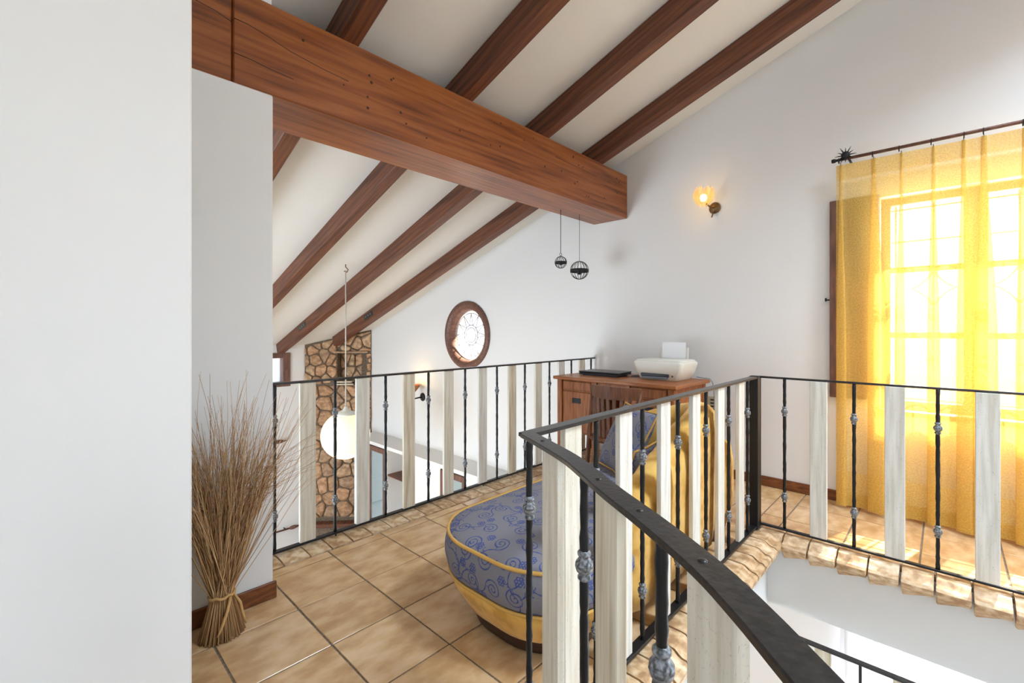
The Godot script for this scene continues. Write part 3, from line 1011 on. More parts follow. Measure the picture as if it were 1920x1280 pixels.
func build_railings() -> void:
	var top := 0.96
	var low := 0.022

	# along the living room
	var a := thing("balcony_railing", Vector3(0, 0, RAIL_Z), "long iron railing with cream slats between the mezzanine and the living room", "railing")
	part(a, "handrail", box(Vector3(0.77, top - 0.012, -0.019), Vector3(WALL_X - 0.002, top, 0.019), 0.002), M.handrail)
	part(a, "bottom_rail", box(Vector3(0.77, low, -0.016), Vector3(WALL_X - 0.002, low + 0.012, 0.016), 0.002), M.iron)
	for k in 10:
		iron_bar(a, Vector3(0.907 + 0.3425 * k, low + 0.012, 0), top - 0.024 - low, 0.008, k)
	for k in 9:
		slat(a, Vector3(1.085 + 0.3425 * k, low + 0.012, 0), top - 0.024 - low, 0.09, 0.0, k)
	for x in [1.25, 2.46, 3.6]:
		part(a, "foot", bar_between(Vector3(x, 0.0, 0.008), Vector3(x, low + 0.002, 0.008), 0.005, 6), M.iron)

	# along the stairwell behind the chaise
	var b := thing("stairwell_railing", Vector3(0, 0, MID_Z), "iron railing with whitewashed slats along the stairwell, behind the yellow chaise", "railing")
	part(b, "handrail", box(Vector3(0.955, top - 0.012, -0.022), Vector3(3.11, top, 0.022), 0.002), M.handrail)
	part(b, "bottom_rail", box(Vector3(0.97, low, -0.02), Vector3(3.11, low + 0.012, 0.02), 0.002), M.iron)
	for k in 6:
		iron_bar(b, Vector3(1.323 + 0.3285 * k, low + 0.012, 0), top - 0.024 - low, 0.008, k + 1)
	for k in 6:
		slat(b, Vector3(1.180 + 0.3295 * k, low + 0.012, 0), top - 0.024 - low, 0.09, 0.0, 1 if k else 0)
	var post := part(b, "post", box(Vector3(3.085, 0.012, -0.025), Vector3(3.135, top + 0.004, 0.025), 0.003), M.iron)
	for y in [0.20, 0.925]:
		part(post, "hinge", bar_between(Vector3(3.135, y, 0.0), Vector3(3.163, y, 0.0), 0.006, 6), M.iron)
	for x in [1.2, 2.1, 2.9]:
		part(b, "foot", bar_between(Vector3(x, 0.0, 0.0), Vector3(x, low + 0.002, 0.0), 0.006, 6), M.iron)

	# in front of the window
	var c := thing("window_side_railing", Vector3(SIDE_X, 0, 0), "iron railing with crackled grey slats in front of the yellow curtain", "railing")
	part(c, "handrail", box(Vector3(-0.009, top - 0.012, -0.862), Vector3(0.009, top, 1.9), 0.002), M.handrail)
	part(c, "bottom_rail", box(Vector3(-0.012, low, -0.862), Vector3(0.012, low + 0.012, 1.9), 0.002), M.iron)
	part(c, "end_bar", box(Vector3(-0.008, 0.01, -0.862), Vector3(0.008, top - 0.012, -0.846), 0.002), M.iron)
	for k in 7:
		iron_bar(c, Vector3(0, low + 0.012, -0.714 + 0.343 * k), top - 0.024 - low, 0.008, k + 2)
		slat(c, Vector3(0, low + 0.012, -0.539 + 0.343 * k), top - 0.024 - low, 0.084, PI / 2, 1)

	# curved run beside the landing
	var curve := Curve3D.new()
	var pts := [Vector2(0.968, -0.862), Vector2(0.855, -0.630), Vector2(0.735, -0.450), Vector2(0.652, -0.318), Vector2(0.578, -0.212), Vector2(0.515, -0.140), Vector2(0.462, -0.086), Vector2(0.40, -0.020), Vector2(0.32, 0.09), Vector2(0.25, 0.25)]
	for i in pts.size():
		var prev: Vector2 = pts[maxi(i - 1, 0)]
		var next: Vector2 = pts[mini(i + 1, pts.size() - 1)]
		var tan := (next - prev) / 6.0
		curve.add_point(Vector3(pts[i].x, 0, pts[i].y), Vector3(-tan.x, 0, -tan.y), Vector3(tan.x, 0, tan.y))
	var d := thing("curved_railing", Vector3.ZERO, "curved iron railing with a broad black handrail and wooden slats beside the landing", "railing")
	part(d, "handrail", ribbon(curve, top - 0.012, top, 0.023), M.handrail)
	part(d, "bottom_rail", ribbon(curve, low, low + 0.012, 0.02), M.iron)
	var long := curve.get_baked_length()
	var k := 0
	for s in [0.012, 0.343, 0.645, 0.965]:
		var p := curve.sample_baked(minf(s, long))
		iron_bar(d, Vector3(p.x, low + 0.012, p.z), top - 0.024 - low, 0.0085, k)
		k += 1
	for s in [0.165, 0.475, 0.775, 1.08]:
		var p := curve.sample_baked(minf(s, long))
		var q := curve.sample_baked(minf(s, 0.36) + 0.02) - curve.sample_baked(minf(s, 0.36) - 0.02)
		slat(d, Vector3(p.x, low + 0.012, p.z), top - 0.024 - low, 0.09, -atan2(q.z, q.x), 2 if k % 2 else 0)
		k += 1
	for s in [0.10, 0.42, 0.58, 0.745]:
		var p := curve.sample_baked(minf(s, long))
		part(d, "rivet", lathe([Vector2(0, -0.002), Vector2(0.007, -0.002), Vector2(0.006, 0.001), Vector2(0.003, 0.0022), Vector2(0, 0.0024)], 12), M.handrail, Vector3(p.x, top, p.z))

	# the flight below
	var e := thing("lower_railing", Vector3(3.0, -1.45, 0), "iron railing with wooden slats on the floor below, seen through the stairwell", "railing")
	part(e, "handrail", box(Vector3(-0.018, 0.94, -1.0), Vector3(0.018, 0.952, 1.4), 0.002), M.handrail)
	part(e, "bottom_rail", box(Vector3(-0.018, 0.02, -1.0), Vector3(0.018, 0.032, 1.4), 0.002), M.iron)
	for j in 7:
		part(e, "iron_bar", cbox(Vector3(0.013, 0.908, 0.013), 0.002), M.iron, Vector3(0, 0.486, -0.66 + 0.335 * j))
		part(e, "wooden_slat", cbox(Vector3(0.02, 0.908, 0.075), 0.002), M.slats[2], Vector3(0, 0.486, -0.49 + 0.335 * j))
	var landing := setting("floor_landing", "half landing below the mezzanine")
	part(landing, "slab", box(Vector3(1.4, -1.65, -1.05), Vector3(3.06, -1.45, 1.6)), M.plaster)


func ribbon(curve: Curve3D, y0: float, y1: float, half: float) -> ArrayMesh:
	var rings := []
	var long := curve.get_baked_length()
	var n := 60
	for i in n + 1:
		var s := long * i / n
		var p := curve.sample_baked(s, true)
		var dir := (curve.sample_baked(minf(s + 0.01, long), true) - curve.sample_baked(maxf(s - 0.01, 0.0), true)).normalized()
		var side := dir.cross(Vector3.UP) * half
		var b := 0.002
		var u := side.normalized() * b
		rings.append([p + side - u + Vector3(0, y1, 0), p - side + u + Vector3(0, y1, 0), p - side + Vector3(0, y1 - b, 0), p - side + Vector3(0, y0 + b, 0), p - side + u + Vector3(0, y0, 0), p + side - u + Vector3(0, y0, 0), p + side + Vector3(0, y0 + b, 0), p + side + Vector3(0, y1 - b, 0)])
	for r in rings: r.reverse()
	return loft(rings, false)


# ---------------------------------------------------------------- the chaise

func build_sofa() -> void:
	var x0 := 1.175
	var x1 := 2.66
	var z0 := -1.70
	var z1 := -0.915
	var t := thing("chaise", Vector3.ZERO, "rounded chaise longue with a blue scrolled seat and a yellow backrest", "sofa")
	var ring := func(inset: float, y: float, r := 0.30): return rrect(x0 + inset, x1 - inset * 0.3, z0 + inset, z1 - inset, r - inset * 0.6, y, 10)
	part(t, "plinth", loft([ring.call(0.135, 0.0), ring.call(0.115, 0.012), ring.call(0.10, 0.068), ring.call(0.10, 0.075)], true), M.plinth)
	part(t, "base_band", loft([ring.call(0.085, 0.075), ring.call(0.07, 0.10), ring.call(0.03, 0.17), ring.call(0.016, 0.212), ring.call(0.024, 0.222)], true), M.yellow)
	part(t, "seat", loft([ring.call(0.024, 0.222), ring.call(0.010, 0.236), ring.call(-0.002, 0.29), ring.call(-0.002, 0.33), ring.call(0.006, 0.372), ring.call(0.016, 0.384), ring.call(0.04, 0.396), ring.call(0.10, 0.412), ring.call(0.20, 0.422), ring.call(0.32, 0.426)], true), M.damask)
	part(t, "piping", tube(ring.call(0.010, 0.382), 0.0075, 6, true), M.piping)
	part(t, "piping", tube(ring.call(0.014, 0.221), 0.007, 6, true), M.piping)
	# the backrest: a padded shell along the railing side that turns round the far end
	var path := [Vector2(1.62, -0.985), Vector2(1.80, -0.972), Vector2(2.05, -0.970), Vector2(2.30, -0.970), Vector2(2.52, -0.98), Vector2(2.68, -1.05), Vector2(2.745, -1.17), Vector2(2.72, -1.32), Vector2(2.665, -1.48), Vector2(2.60, -1.62)]
	var tops := [0.47, 0.595, 0.69, 0.79, 0.845, 0.835, 0.80, 0.755, 0.69, 0.60]
	var rings := []
	var n := 44
	for i in n + 1:
		var f := float(i) / n * (path.size() - 1)
		var k := mini(int(f), path.size() - 2)
		var w := f - k
		var p0: Vector2 = path[maxi(k - 1, 0)]; var p1: Vector2 = path[k]; var p2: Vector2 = path[k + 1]; var p3: Vector2 = path[mini(k + 2, path.size() - 1)]
		var c := p1.cubic_interpolate(p2, p0, p3, w)
		var dir := (p1.cubic_interpolate(p2, p0, p3, minf(w + 0.02, 1.0)) - p1.cubic_interpolate(p2, p0, p3, maxf(w - 0.02, 0.0))).normalized()
		var side := Vector2(-dir.y, dir.x)
		var top: float = lerpf(tops[k], tops[k + 1], smoothstep(0.0, 1.0, w) * 0.5 + w * 0.5)
		var end := sin(minf(1.0, minf(float(i), float(n - i)) / 3.0) * PI / 2)
		var half := 0.072 * (0.25 + 0.75 * end) * (1.0 + 0.05 * sin(i * 2.4))
		var base := 0.10
		var hgt := lerpf(0.26, top, 0.3 + 0.7 * end)
		var out := []
		for q in [[-0.9, base], [-1.05, base + 0.1], [-1.1, lerpf(base, hgt, 0.5)], [-1.12, lerpf(base, hgt, 0.8)], [-1.0, hgt - 0.045], [-0.62, hgt - 0.012], [0.0, hgt], [0.62, hgt - 0.012], [1.0, hgt - 0.045], [1.1, lerpf(base, hgt, 0.8)], [1.05, lerpf(base, hgt, 0.5)], [1.0, base + 0.1], [0.9, base]]:
			out.append(Vector3(c.x + side.x * half * q[0], q[1], c.y + side.y * half * q[0]))
		rings.append(out)
	part(t, "backrest", loft(rings, true), M.yellow)
	# the rolled end behind the backrest
	part(t, "bolster", loft([rrect(2.70, 2.96, -1.22, -0.96, 0.09, 0.08, 6), rrect(2.66, 3.0, -1.24, -0.93, 0.10, 0.2, 6), rrect(2.66, 3.02, -1.24, -0.93, 0.11, 0.45, 6), rrect(2.68, 3.01, -1.22, -0.94, 0.12, 0.55, 6), rrect(2.74, 2.95, -1.16, -0.99, 0.08, 0.60, 6)], true), M.yellow)
	part(t, "bolster_base", loft([rrect(2.72, 2.94, -1.2, -0.98, 0.09, 0.0, 6), rrect(2.70, 2.96, -1.22, -0.96, 0.09, 0.08, 6)], true), M.plinth)

	cushion("scatter_cushion", Vector3(2.40, 0.605, -1.36), Vector3(-0.578, 0, 0.816), 0.45, 0.205, "square blue scrolled cushion with yellow piping leaning on the backrest, against its curved end")
	cushion("scatter_cushion", Vector3(2.10, 0.545, -1.125), Vector3(-1, 0, 0.06), 0.35, 0.135, "small blue scrolled cushion lying against the yellow backrest side")


# along: the direction of its lower edge; lean: how far it tips back
func cushion(called: String, at: Vector3, along: Vector3, lean: float, half: float, label: String) -> void:
	var t := thing(called, at, label, "cushion", "blue scatter cushions on the chaise")
	along = along.normalized()
	var back := Vector3.UP.cross(along)
	var up := (Vector3.UP * sqrt(1.0 - lean * lean) + back * lean).normalized()
	t.basis = Basis(up.cross(along), up, along)
	# square in its own yz plane, plump along x
	var st := st_new(true)
	var n := 14
	var at_uv := func(i: int, j: int, s: float):
		var u := -1.0 + 2.0 * i / n
		var v := -1.0 + 2.0 * j / n
		var plump: float = pow(maxf(0.0, (1.0 - pow(absf(u), 3.0)) * (1.0 - pow(absf(v), 3.0))), 0.55)
		var pull := 1.0 - 0.07 * (1.0 - absf(u)) * absf(v) - 0.07 * (1.0 - absf(v)) * absf(u)
		return Vector3(s * plump * half * 0.32, u * half * pull, v * half * pull)
	for i in n:
		for j in n:
			quad(st, at_uv.call(i, j, 1), at_uv.call(i + 1, j, 1), at_uv.call(i + 1, j + 1, 1), at_uv.call(i, j + 1, 1))
			quad(st, at_uv.call(i, j, -1), at_uv.call(i, j + 1, -1), at_uv.call(i + 1, j + 1, -1), at_uv.call(i + 1, j, -1))
	part(t, "cover", done(st), M.damask)
	var edge := []
	for k in n: edge.append(at_uv.call(k, 0, 0))
	for k in n: edge.append(at_uv.call(n, k, 0))
	for k in n: edge.append(at_uv.call(n - k, n, 0))
	for k in n: edge.append(at_uv.call(0, n - k, 0))
	part(t, "piping", tube(edge, 0.0055, 6, true), M.piping)


# ---------------------------------------------------------------- desk, chair and what lies on the desk

func build_desk() -> void:
	var x0 := 3.30
	var x1 := 3.92
	var z0 := -2.575
	var z1 := -1.47
	var h := 0.83
	var d := thing("writing_desk", Vector3.ZERO, "brown wooden writing desk with two drawer pedestals against the gable wall", "desk")
	part(d, "top", box(Vector3(x0 - 0.03, h - 0.028, z0 - 0.03), Vector3(x1 + 0.02, h, z1 + 0.03), 0.006), M.desk)
	for p in [[x0, z0], [x0, z0 + 0.37], [x0, z1 - 0.42], [x0, z1 - 0.05], [x1 - 0.05, z0], [x1 - 0.05, z0 + 0.37], [x1 - 0.05, z1 - 0.42], [x1 - 0.05, z1 - 0.05]]:
		part(d, "leg", box(Vector3(p[0], 0.0, p[1]), Vector3(p[0] + 0.05, h - 0.028, p[1] + 0.05), 0.003), M.desk_side)
	for p in [[z0 + 0.05, z0 + 0.37], [z1 - 0.37, z1 - 0.05]]:
		part(d, "pedestal", box(Vector3(x0 + 0.02, 0.33, p[0]), Vector3(x1 - 0.02, h - 0.028, p[1]), 0.002), M.desk_side)
		for y in [[0.345, 0.70], [0.715, 0.79]]:
			var dr := part(d, "drawer_front", box(Vector3(x0 + 0.006, y[0], p[0] + 0.012), Vector3(x0 + 0.02, y[1], p[1] - 0.012), 0.004), M.desk_side)
			if y[0] < 0.5:
				var pl := part(dr, "pull_plate", box(Vector3(x0 + 0.001, 0.60, (p[0] + p[1]) / 2 - 0.045), Vector3(x0 + 0.006, 0.645, (p[0] + p[1]) / 2 + 0.045), 0.002), M.iron)
				pl.set_meta("label", "dark iron pull plate")
	for s in [z0 + 0.008, z1 - 0.022]:
		part(d, "side_panel", box(Vector3(x0 + 0.05, 0.33, s), Vector3(x1 - 0.05, h - 0.028, s + 0.014), 0.002), M.desk_side)
	part(d, "centre_drawer", box(Vector3(x0 + 0.015, 0.695, z0 + 0.42), Vector3(x1 - 0.05, h - 0.03, z1 - 0.42), 0.004), M.desk_side)
	part(d, "back_panel", box(Vector3(x1 - 0.03, 0.33, z0 + 0.42), Vector3(x1 - 0.015, 0.695, z1 - 0.42), 0.002), M.desk_side)

	# laptop
	var lap := thing("laptop", Vector3(3.62, h, -2.27), "closed black laptop lying on the writing desk", "laptop", "", 0.06)
	part(lap, "base", box(Vector3(-0.13, 0.010, -0.20), Vector3(0.13, 0.028, 0.20), 0.005), M.black_plastic)
	part(lap, "lid", box(Vector3(-0.132, 0.0285, -0.202), Vector3(0.132, 0.041, 0.202), 0.005), M.black_plastic)
	part(lap, "foot_strip", box(Vector3(-0.11, 0.0, -0.17), Vector3(0.11, 0.010, 0.17), 0.002), M.grey_plastic)

	# printer
	var pr := thing("printer", Vector3(3.72, h, -1.735), "cream inkjet printer with a sheet of paper standing in its feeder", "printer")
	var body := []
	for q in [[0.13, 0.165, 0.0], [0.14, 0.175, 0.012], [0.155, 0.205, 0.07], [0.165, 0.222, 0.135], [0.162, 0.220, 0.150], [0.15, 0.21, 0.158]]:
		body.append(rrect(-q[0], q[0], -q[1], q[1], 0.035, q[2], 6))
	part(pr, "body", loft(body, true), M.white_plastic)
	part(pr, "lid", loft([rrect(-0.15, 0.15, -0.205, 0.205, 0.03, 0.158, 6), rrect(-0.152, 0.152, -0.207, 0.207, 0.03, 0.162, 6), rrect(-0.14, 0.14, -0.195, 0.195, 0.03, 0.170, 6)], true), M.white_plastic)
	part(pr, "paper_slot", box(Vector3(-0.160, 0.030, -0.145), Vector3(-0.10, 0.056, 0.10), 0.003), M.black_plastic)
	part(pr, "output_tray", box(Vector3(-0.168, 0.016, -0.135), Vector3(-0.10, 0.030, 0.09), 0.002), M.grey_plastic)
	part(pr, "button", cbox(Vector3(0.008, 0.012, 0.012), 0.002), M.black_plastic, Vector3(-0.153, 0.04, 0.13))
	part(pr, "paper_support", box(Vector3(0.135, 0.10, -0.13), Vector3(0.15, 0.285, 0.13), 0.004), M.white_plastic, Vector3.ZERO, Vector3(0, 0, -0.12))
	var sheet := thing("paper_sheet", Vector3(3.845, h + 0.172, -1.72), "white sheet of paper upright in the printer feeder", "paper")
	part(sheet, "sheet", box(Vector3(-0.001, 0.0, -0.105), Vector3(0.001, 0.14, 0.105)), M.paper, Vector3.ZERO, Vector3(0, 0, -0.12))
	# cable coil and the lead hanging off the desk
	var coil := []
	for k in 60:
		var u := TAU * k / 20.0
		coil.append(Vector3(3.72 + cos(u) * 0.05, h + 0.004 + 0.002 * (k / 20), -2.01 + sin(u) * (0.035 + 0.002 * (k / 20))))
	part(self, "cable_coil", tube(coil, 0.0022, 5), M.grey_plastic)
	tag(get_node("cable_coil"), "thin grey cable coiled on the desk between laptop and printer", "cable")
	var lead := [Vector3(3.87, h + 0.02, -1.53), Vector3(3.93, h + 0.006, -1.44), Vector3(3.955, h - 0.03, -1.425), Vector3(3.97, h - 0.14, -1.42), Vector3(3.99, 0.4, -1.43), Vector3(4.0, 0.14, -1.44)]
	part(self, "power_lead", tube(lead, 0.003, 5), M.grey_plastic)
	tag(get_node("power_lead"), "thin grey power lead hanging down the end of the desk", "cable")

	# chair with a curved crest rail, its back to the chaise
	var c := thing("desk_chair", Vector3(3.0, 0, -1.755), "dark bentwood desk chair with a curved slatted back", "chair")
	var crest := []
	var sections := []
	for i in 17:
		var w := -1.0 + i / 8.0
		var x := -0.165 + 0.115 * w * w
		var z := 0.205 * w
		var dirx := 0.23 * w
		var nrm := Vector3(1, 0, -dirx / 0.205).normalized() * 0.011
		var p := Vector3(x, 0, z)
		var up := 0.045 - 0.012 * w * w
		sections.append([p - nrm + Vector3(0, 0.80 - 0.048, 0), p + nrm + Vector3(0, 0.80 - 0.048, 0), p + nrm + Vector3(0.0, 0.80 + up, 0), p - nrm + Vector3(0, 0.80 + up, 0)])
	part(c, "crest_rail", loft(sections, false), M.chair)
	for k in 7:
		var w := -0.72 + 0.24 * k
		var p := Vector3(-0.165 + 0.115 * w * w, 0.78, 0.205 * w)
		var q := Vector3(-0.15 + 0.03 * w * w, 0.46, 0.17 * w)
		part(c, "slat", loft([[q + Vector3(-0.006, 0, -0.012), q + Vector3(-0.006, 0, 0.012), q + Vector3(0.006, 0, 0.012), q + Vector3(0.006, 0, -0.012)], [p + Vector3(-0.006, 0, -0.012), p + Vector3(-0.006, 0, 0.012), p + Vector3(0.006, 0, 0.012), p + Vector3(0.006, 0, -0.012)]], false), M.chair)
	for s in [-1, 1]:
		part(c, "back_post", tube([Vector3(-0.19, 0.0, s * 0.18), Vector3(-0.165, 0.25, s * 0.175), Vector3(-0.14, 0.46, s * 0.175), Vector3(-0.09, 0.66, s * 0.188), Vector3(-0.052, 0.815, s * 0.20)], [0.014, 0.016, 0.018, 0.016, 0.013], 8), M.chair)
		part(c, "leg", tube([Vector3(0.20, 0.0, s * 0.19), Vector3(0.185, 0.25, s * 0.175), Vector3(0.165, 0.45, s * 0.16)], [0.013, 0.016, 0.019], 8), M.chair)
	part(c, "seat", loft([rrect(-0.19, 0.20, -0.195, 0.195, 0.14, 0.435, 8), rrect(-0.20, 0.21, -0.205, 0.205, 0.15, 0.445, 8), rrect(-0.20, 0.21, -0.205, 0.205, 0.15, 0.458, 8), rrect(-0.18, 0.19, -0.185, 0.185, 0.14, 0.465, 8), rrect(-0.10, 0.10, -0.10, 0.10, 0.09, 0.455, 8)], true), M.chair)
	var hoop := []
	for k in 28:
		hoop.append(Vector3(0.0 + cos(TAU * k / 28) * 0.165, 0.24, sin(TAU * k / 28) * 0.165))
	part(c, "hoop_stretcher", tube(hoop, 0.009, 6, true), M.chair)


# ---------------------------------------------------------------- curtains

# a hanging cloth: plan[i] = [z, fold] where fold > 0 lays a z-shaped pleat there; heights run from y1 down to y0
func drape(x: float, y0: float, y1: float, za: float, zb: float, pleats: Array, offset := 0.0, sag := 0.0) -> ArrayMesh:
	var rows := 40
	var grid := []
	for i in rows + 1:
		var f := float(i) / rows
		var y := lerpf(y1, y0, f)
		var open: float = smoothstep(0.0, 0.55, (2.41 - y) / 2.4) if y1 > 0.5 else smoothstep(0.0, 0.6, (y1 - y) / 1.8)
		var line := []
		var z := za
		for p in pleats:
			var w: float = p[1] * lerpf(0.22, 1.0, open)
			var d: float = lerpf(0.012, p[2], open)
			var c: float = p[0] + p[3] * open
			# flat run up to the pleat with a shallow belly
			var from: float = line[line.size() - 1].z if line else za
			for k in 7:
				var u := k / 6.0
				var belly := sin(u * PI) * 0.020 * open
				line.append(Vector3(x + belly, y, lerpf(from, c - w * 0.6, u)))
			# the pleat: forward, back under itself, forward again
			for q in [[0.0, 0.30], [0.62, 0.55], [1.0, 0.85], [0.55, 1.0], [-0.25, 0.86], [-0.85, 0.70], [-0.98, 0.5], [-0.45, 0.26], [0.3, 0.12], [1.0, 0.02]]:
				line.append(Vector3(x - d * q[1], y, c + w * q[0]))
		var start: float = line[line.size() - 1].z
		for k in 7:
			var u := k / 6.0
			line.append(Vector3(x + sin(u * PI) * 0.02 * open, y, lerpf(start, zb, u)))
		for k in line.size():
			var v: Vector3 = line[k]
			v.x += offset
			v.y -= sag * (0.5 + 0.5 * sin(v.z * 9.0)) * f
			line[k] = v
		grid.append(line)
	var st := st_new(true)
	for i in rows:
		for k in grid[i].size() - 1:
			quad(st, grid[i + 1][k], grid[i + 1][k + 1], grid[i][k + 1], grid[i][k])
	return done(st)


func build_curtains() -> void:
	var x := 3.925
	var pleats := [[-0.535, 0.030, 0.035, 0.006], [-0.352, 0.052, 0.05, 0.02], [-0.209, 0.026, 0.04, -0.006], [-0.055, 0.030, 0.045, 0.0], [0.08, 0.038, 0.05, 0.005], [0.166, 0.052, 0.07, 0.004], [0.328, 0.036, 0.05, 0.0], [0.48, 0.04, 0.05, 0.0], [0.64, 0.04, 0.05, 0.0], [0.80, 0.04, 0.05, 0.0]]
	var t := thing("yellow_curtain", Vector3.ZERO, "sheer yellow floor length curtain with pinch pleats hanging before the window", "curtain")
	part(t, "cloth", drape(x, 0.02, 2.412, -0.562, 0.92, pleats, 0.0, 0.0), M.curtain)
	part(t, "header_band", drape(x, 2.305, 2.414, -0.562, 0.92, pleats, 0.004), M.curtain)
	part(t, "hem_band", drape(x, 0.022, 0.26, -0.562, 0.92, pleats, 0.004), M.curtain)
	for p in pleats:
		var ring := []
		for k in 14:
			ring.append(Vector3(x - 0.01 + cos(TAU * k / 14) * 0.018, 2.441 + sin(TAU * k / 14) * 0.018, p[0] + 0.012 * sin(p[0] * 37.0)))
		var o := part(t, "ring", tube(ring, 0.0028, 5, true), M.iron)
		part(o, "hook", bar_between(Vector3(x - 0.01, 2.424, p[0]), Vector3(x - 0.005, 2.395, p[0]), 0.002, 5), M.iron)

	var rod := thing("curtain_rod", Vector3(x - 0.01, 2.448, 0), "dark wooden curtain rod with a black sun finial above the yellow curtain", "curtain rod")
	part(rod, "pole", bar_between(Vector3(0, 0, -0.51), Vector3(0, 0, 1.0), 0.011, 12), M.window_wood)
	part(rod, "end_cap", bar_between(Vector3(0, 0, -0.58), Vector3(0, 0, -0.51), 0.009, 10), M.iron)
	part(rod, "end_knob", lathe([Vector2(0, -0.012), Vector2(0.013, -0.012), Vector2(0.015, 0.0), Vector2(0.013, 0.012), Vector2(0, 0.012)], 12), M.iron, Vector3(0, 0, -0.575), Vector3(PI / 2, 0, 0))
	part(rod, "bracket", bar_between(Vector3(0, 0, -0.49), Vector3(WALL_X - x + 0.01, 0, -0.49), 0.008, 8), M.iron)
	var sun := part(rod, "sun_finial", lathe([Vector2(0, -0.006), Vector2(0.026, -0.006), Vector2(0.026, 0.002), Vector2(0.018, 0.010), Vector2(0, 0.014)], 16), M.iron, Vector3(-0.014, 0.022, -0.505), Vector3(0, 0, PI / 2))
	for k in 12:
		var u := TAU * k / 12.0
		var far := 0.062 if k % 2 else 0.05
		part(sun, "ray", loft([[Vector3(cos(u + 0.2) * 0.024, -0.003, sin(u + 0.2) * 0.024), Vector3(cos(u - 0.2) * 0.024, -0.003, sin(u - 0.2) * 0.024), Vector3(cos(u) * 0.024, 0.006, sin(u) * 0.024)], [Vector3(cos(u + 0.02) * far, -0.001, sin(u + 0.02) * far), Vector3(cos(u - 0.02) * far, -0.001, sin(u - 0.02) * far), Vector3(cos(u) * far, 0.001, sin(u) * far)]], false), M.iron)

	# the white curtain on the floor below
	var low := [[-0.52, 0.04, 0.05, 0.0], [-0.34, 0.04, 0.06, 0.0], [-0.2, 0.03, 0.05, 0.0], [-0.05, 0.04, 0.06, 0.0], [0.12, 0.04, 0.05, 0.0], [0.3, 0.04, 0.06, 0.0], [0.5, 0.04, 0.05, 0.0], [0.72, 0.04, 0.06, 0.0], [0.95, 0.04, 0.05, 0.0]]
	var wc := thing("white_curtain", Vector3.ZERO, "sheer white curtain before the window on the floor below", "curtain")
	part(wc, "cloth", drape(3.90, LOW_Y + 0.03, -0.62, -0.60, 1.2, low), M.white_curtain)
	part(wc, "rod", bar_between(Vector3(3.90, -0.60, -0.7), Vector3(3.90, -0.60, 1.4), 0.01), M.iron)


# ---------------------------------------------------------------- lamps

func omni(parent: Node3D, at: Vector3, color: Color, energy: float, size: float) -> void:
	var l := OmniLight3D.new()
	l.name = "lamp_light"
	l.light_color = color
	l.light_energy = energy
	l.light_size = size
	l.omni_range = 15.0
	l.omni_attenuation = 2.0
	l.shadow_enabled = true
	parent.add_child(l, true)
	l.position = at


func glow(color: Color, strength: float, base: Color) -> StandardMaterial3D:
	var m := plain(base, 0.4)
	m.emission_enabled = true
	m.emission = color
	m.emission_energy_multiplier = strength
	return m


func wire_globe(called: String, at: Vector3, drop: float, r: float, label: String, ringed: bool) -> void:
	var t := thing(called, at, label, "ornament", "wire globes hung from the main beam")
	var c := Vector3(0, -drop, 0)
	part(t, "chain", bar_between(Vector3.ZERO, Vector3(0, -drop + r + (0.035 if ringed else 0.0), 0), 0.0028 if ringed else 0.002, 5), M.iron)
	if ringed:
		var ring := []
		for k in 14: ring.append(c + Vector3(cos(TAU * k / 14) * 0.014, r + 0.018 + sin(TAU * k / 14) * 0.014, 0))
		part(t, "ring", tube(ring, 0.0025, 5, true), M.iron)
	for k in 6 if ringed else 8:
		var hoop := []
		var u := PI * k / (6.0 if ringed else 8.0)
		for i in 28:
			var v := TAU * i / 28
			hoop.append(c + Vector3(cos(u) * cos(v) * r, sin(v) * r, sin(u) * cos(v) * r))
		part(t, "wire", tube(hoop, 0.0022, 5, true), M.iron)
	part(t, "band", lathe([Vector2(r * 0.985, -r * 0.2), Vector2(r * 1.03, -r * 0.2), Vector2(r * 1.03, r * 0.12), Vector2(r * 0.985, r * 0.12), Vector2(r * 0.985, -r * 0.2)], 28), M.iron, c)
	part(t, "candle_cup", lathe([Vector2(0, -r * 0.5), Vector2(r * 0.22, -r * 0.45), Vector2(r * 0.33, -r * 0.25), Vector2(r * 0.34, -r * 0.08), Vector2(0, -r * 0.05)], 16), M.iron, c)


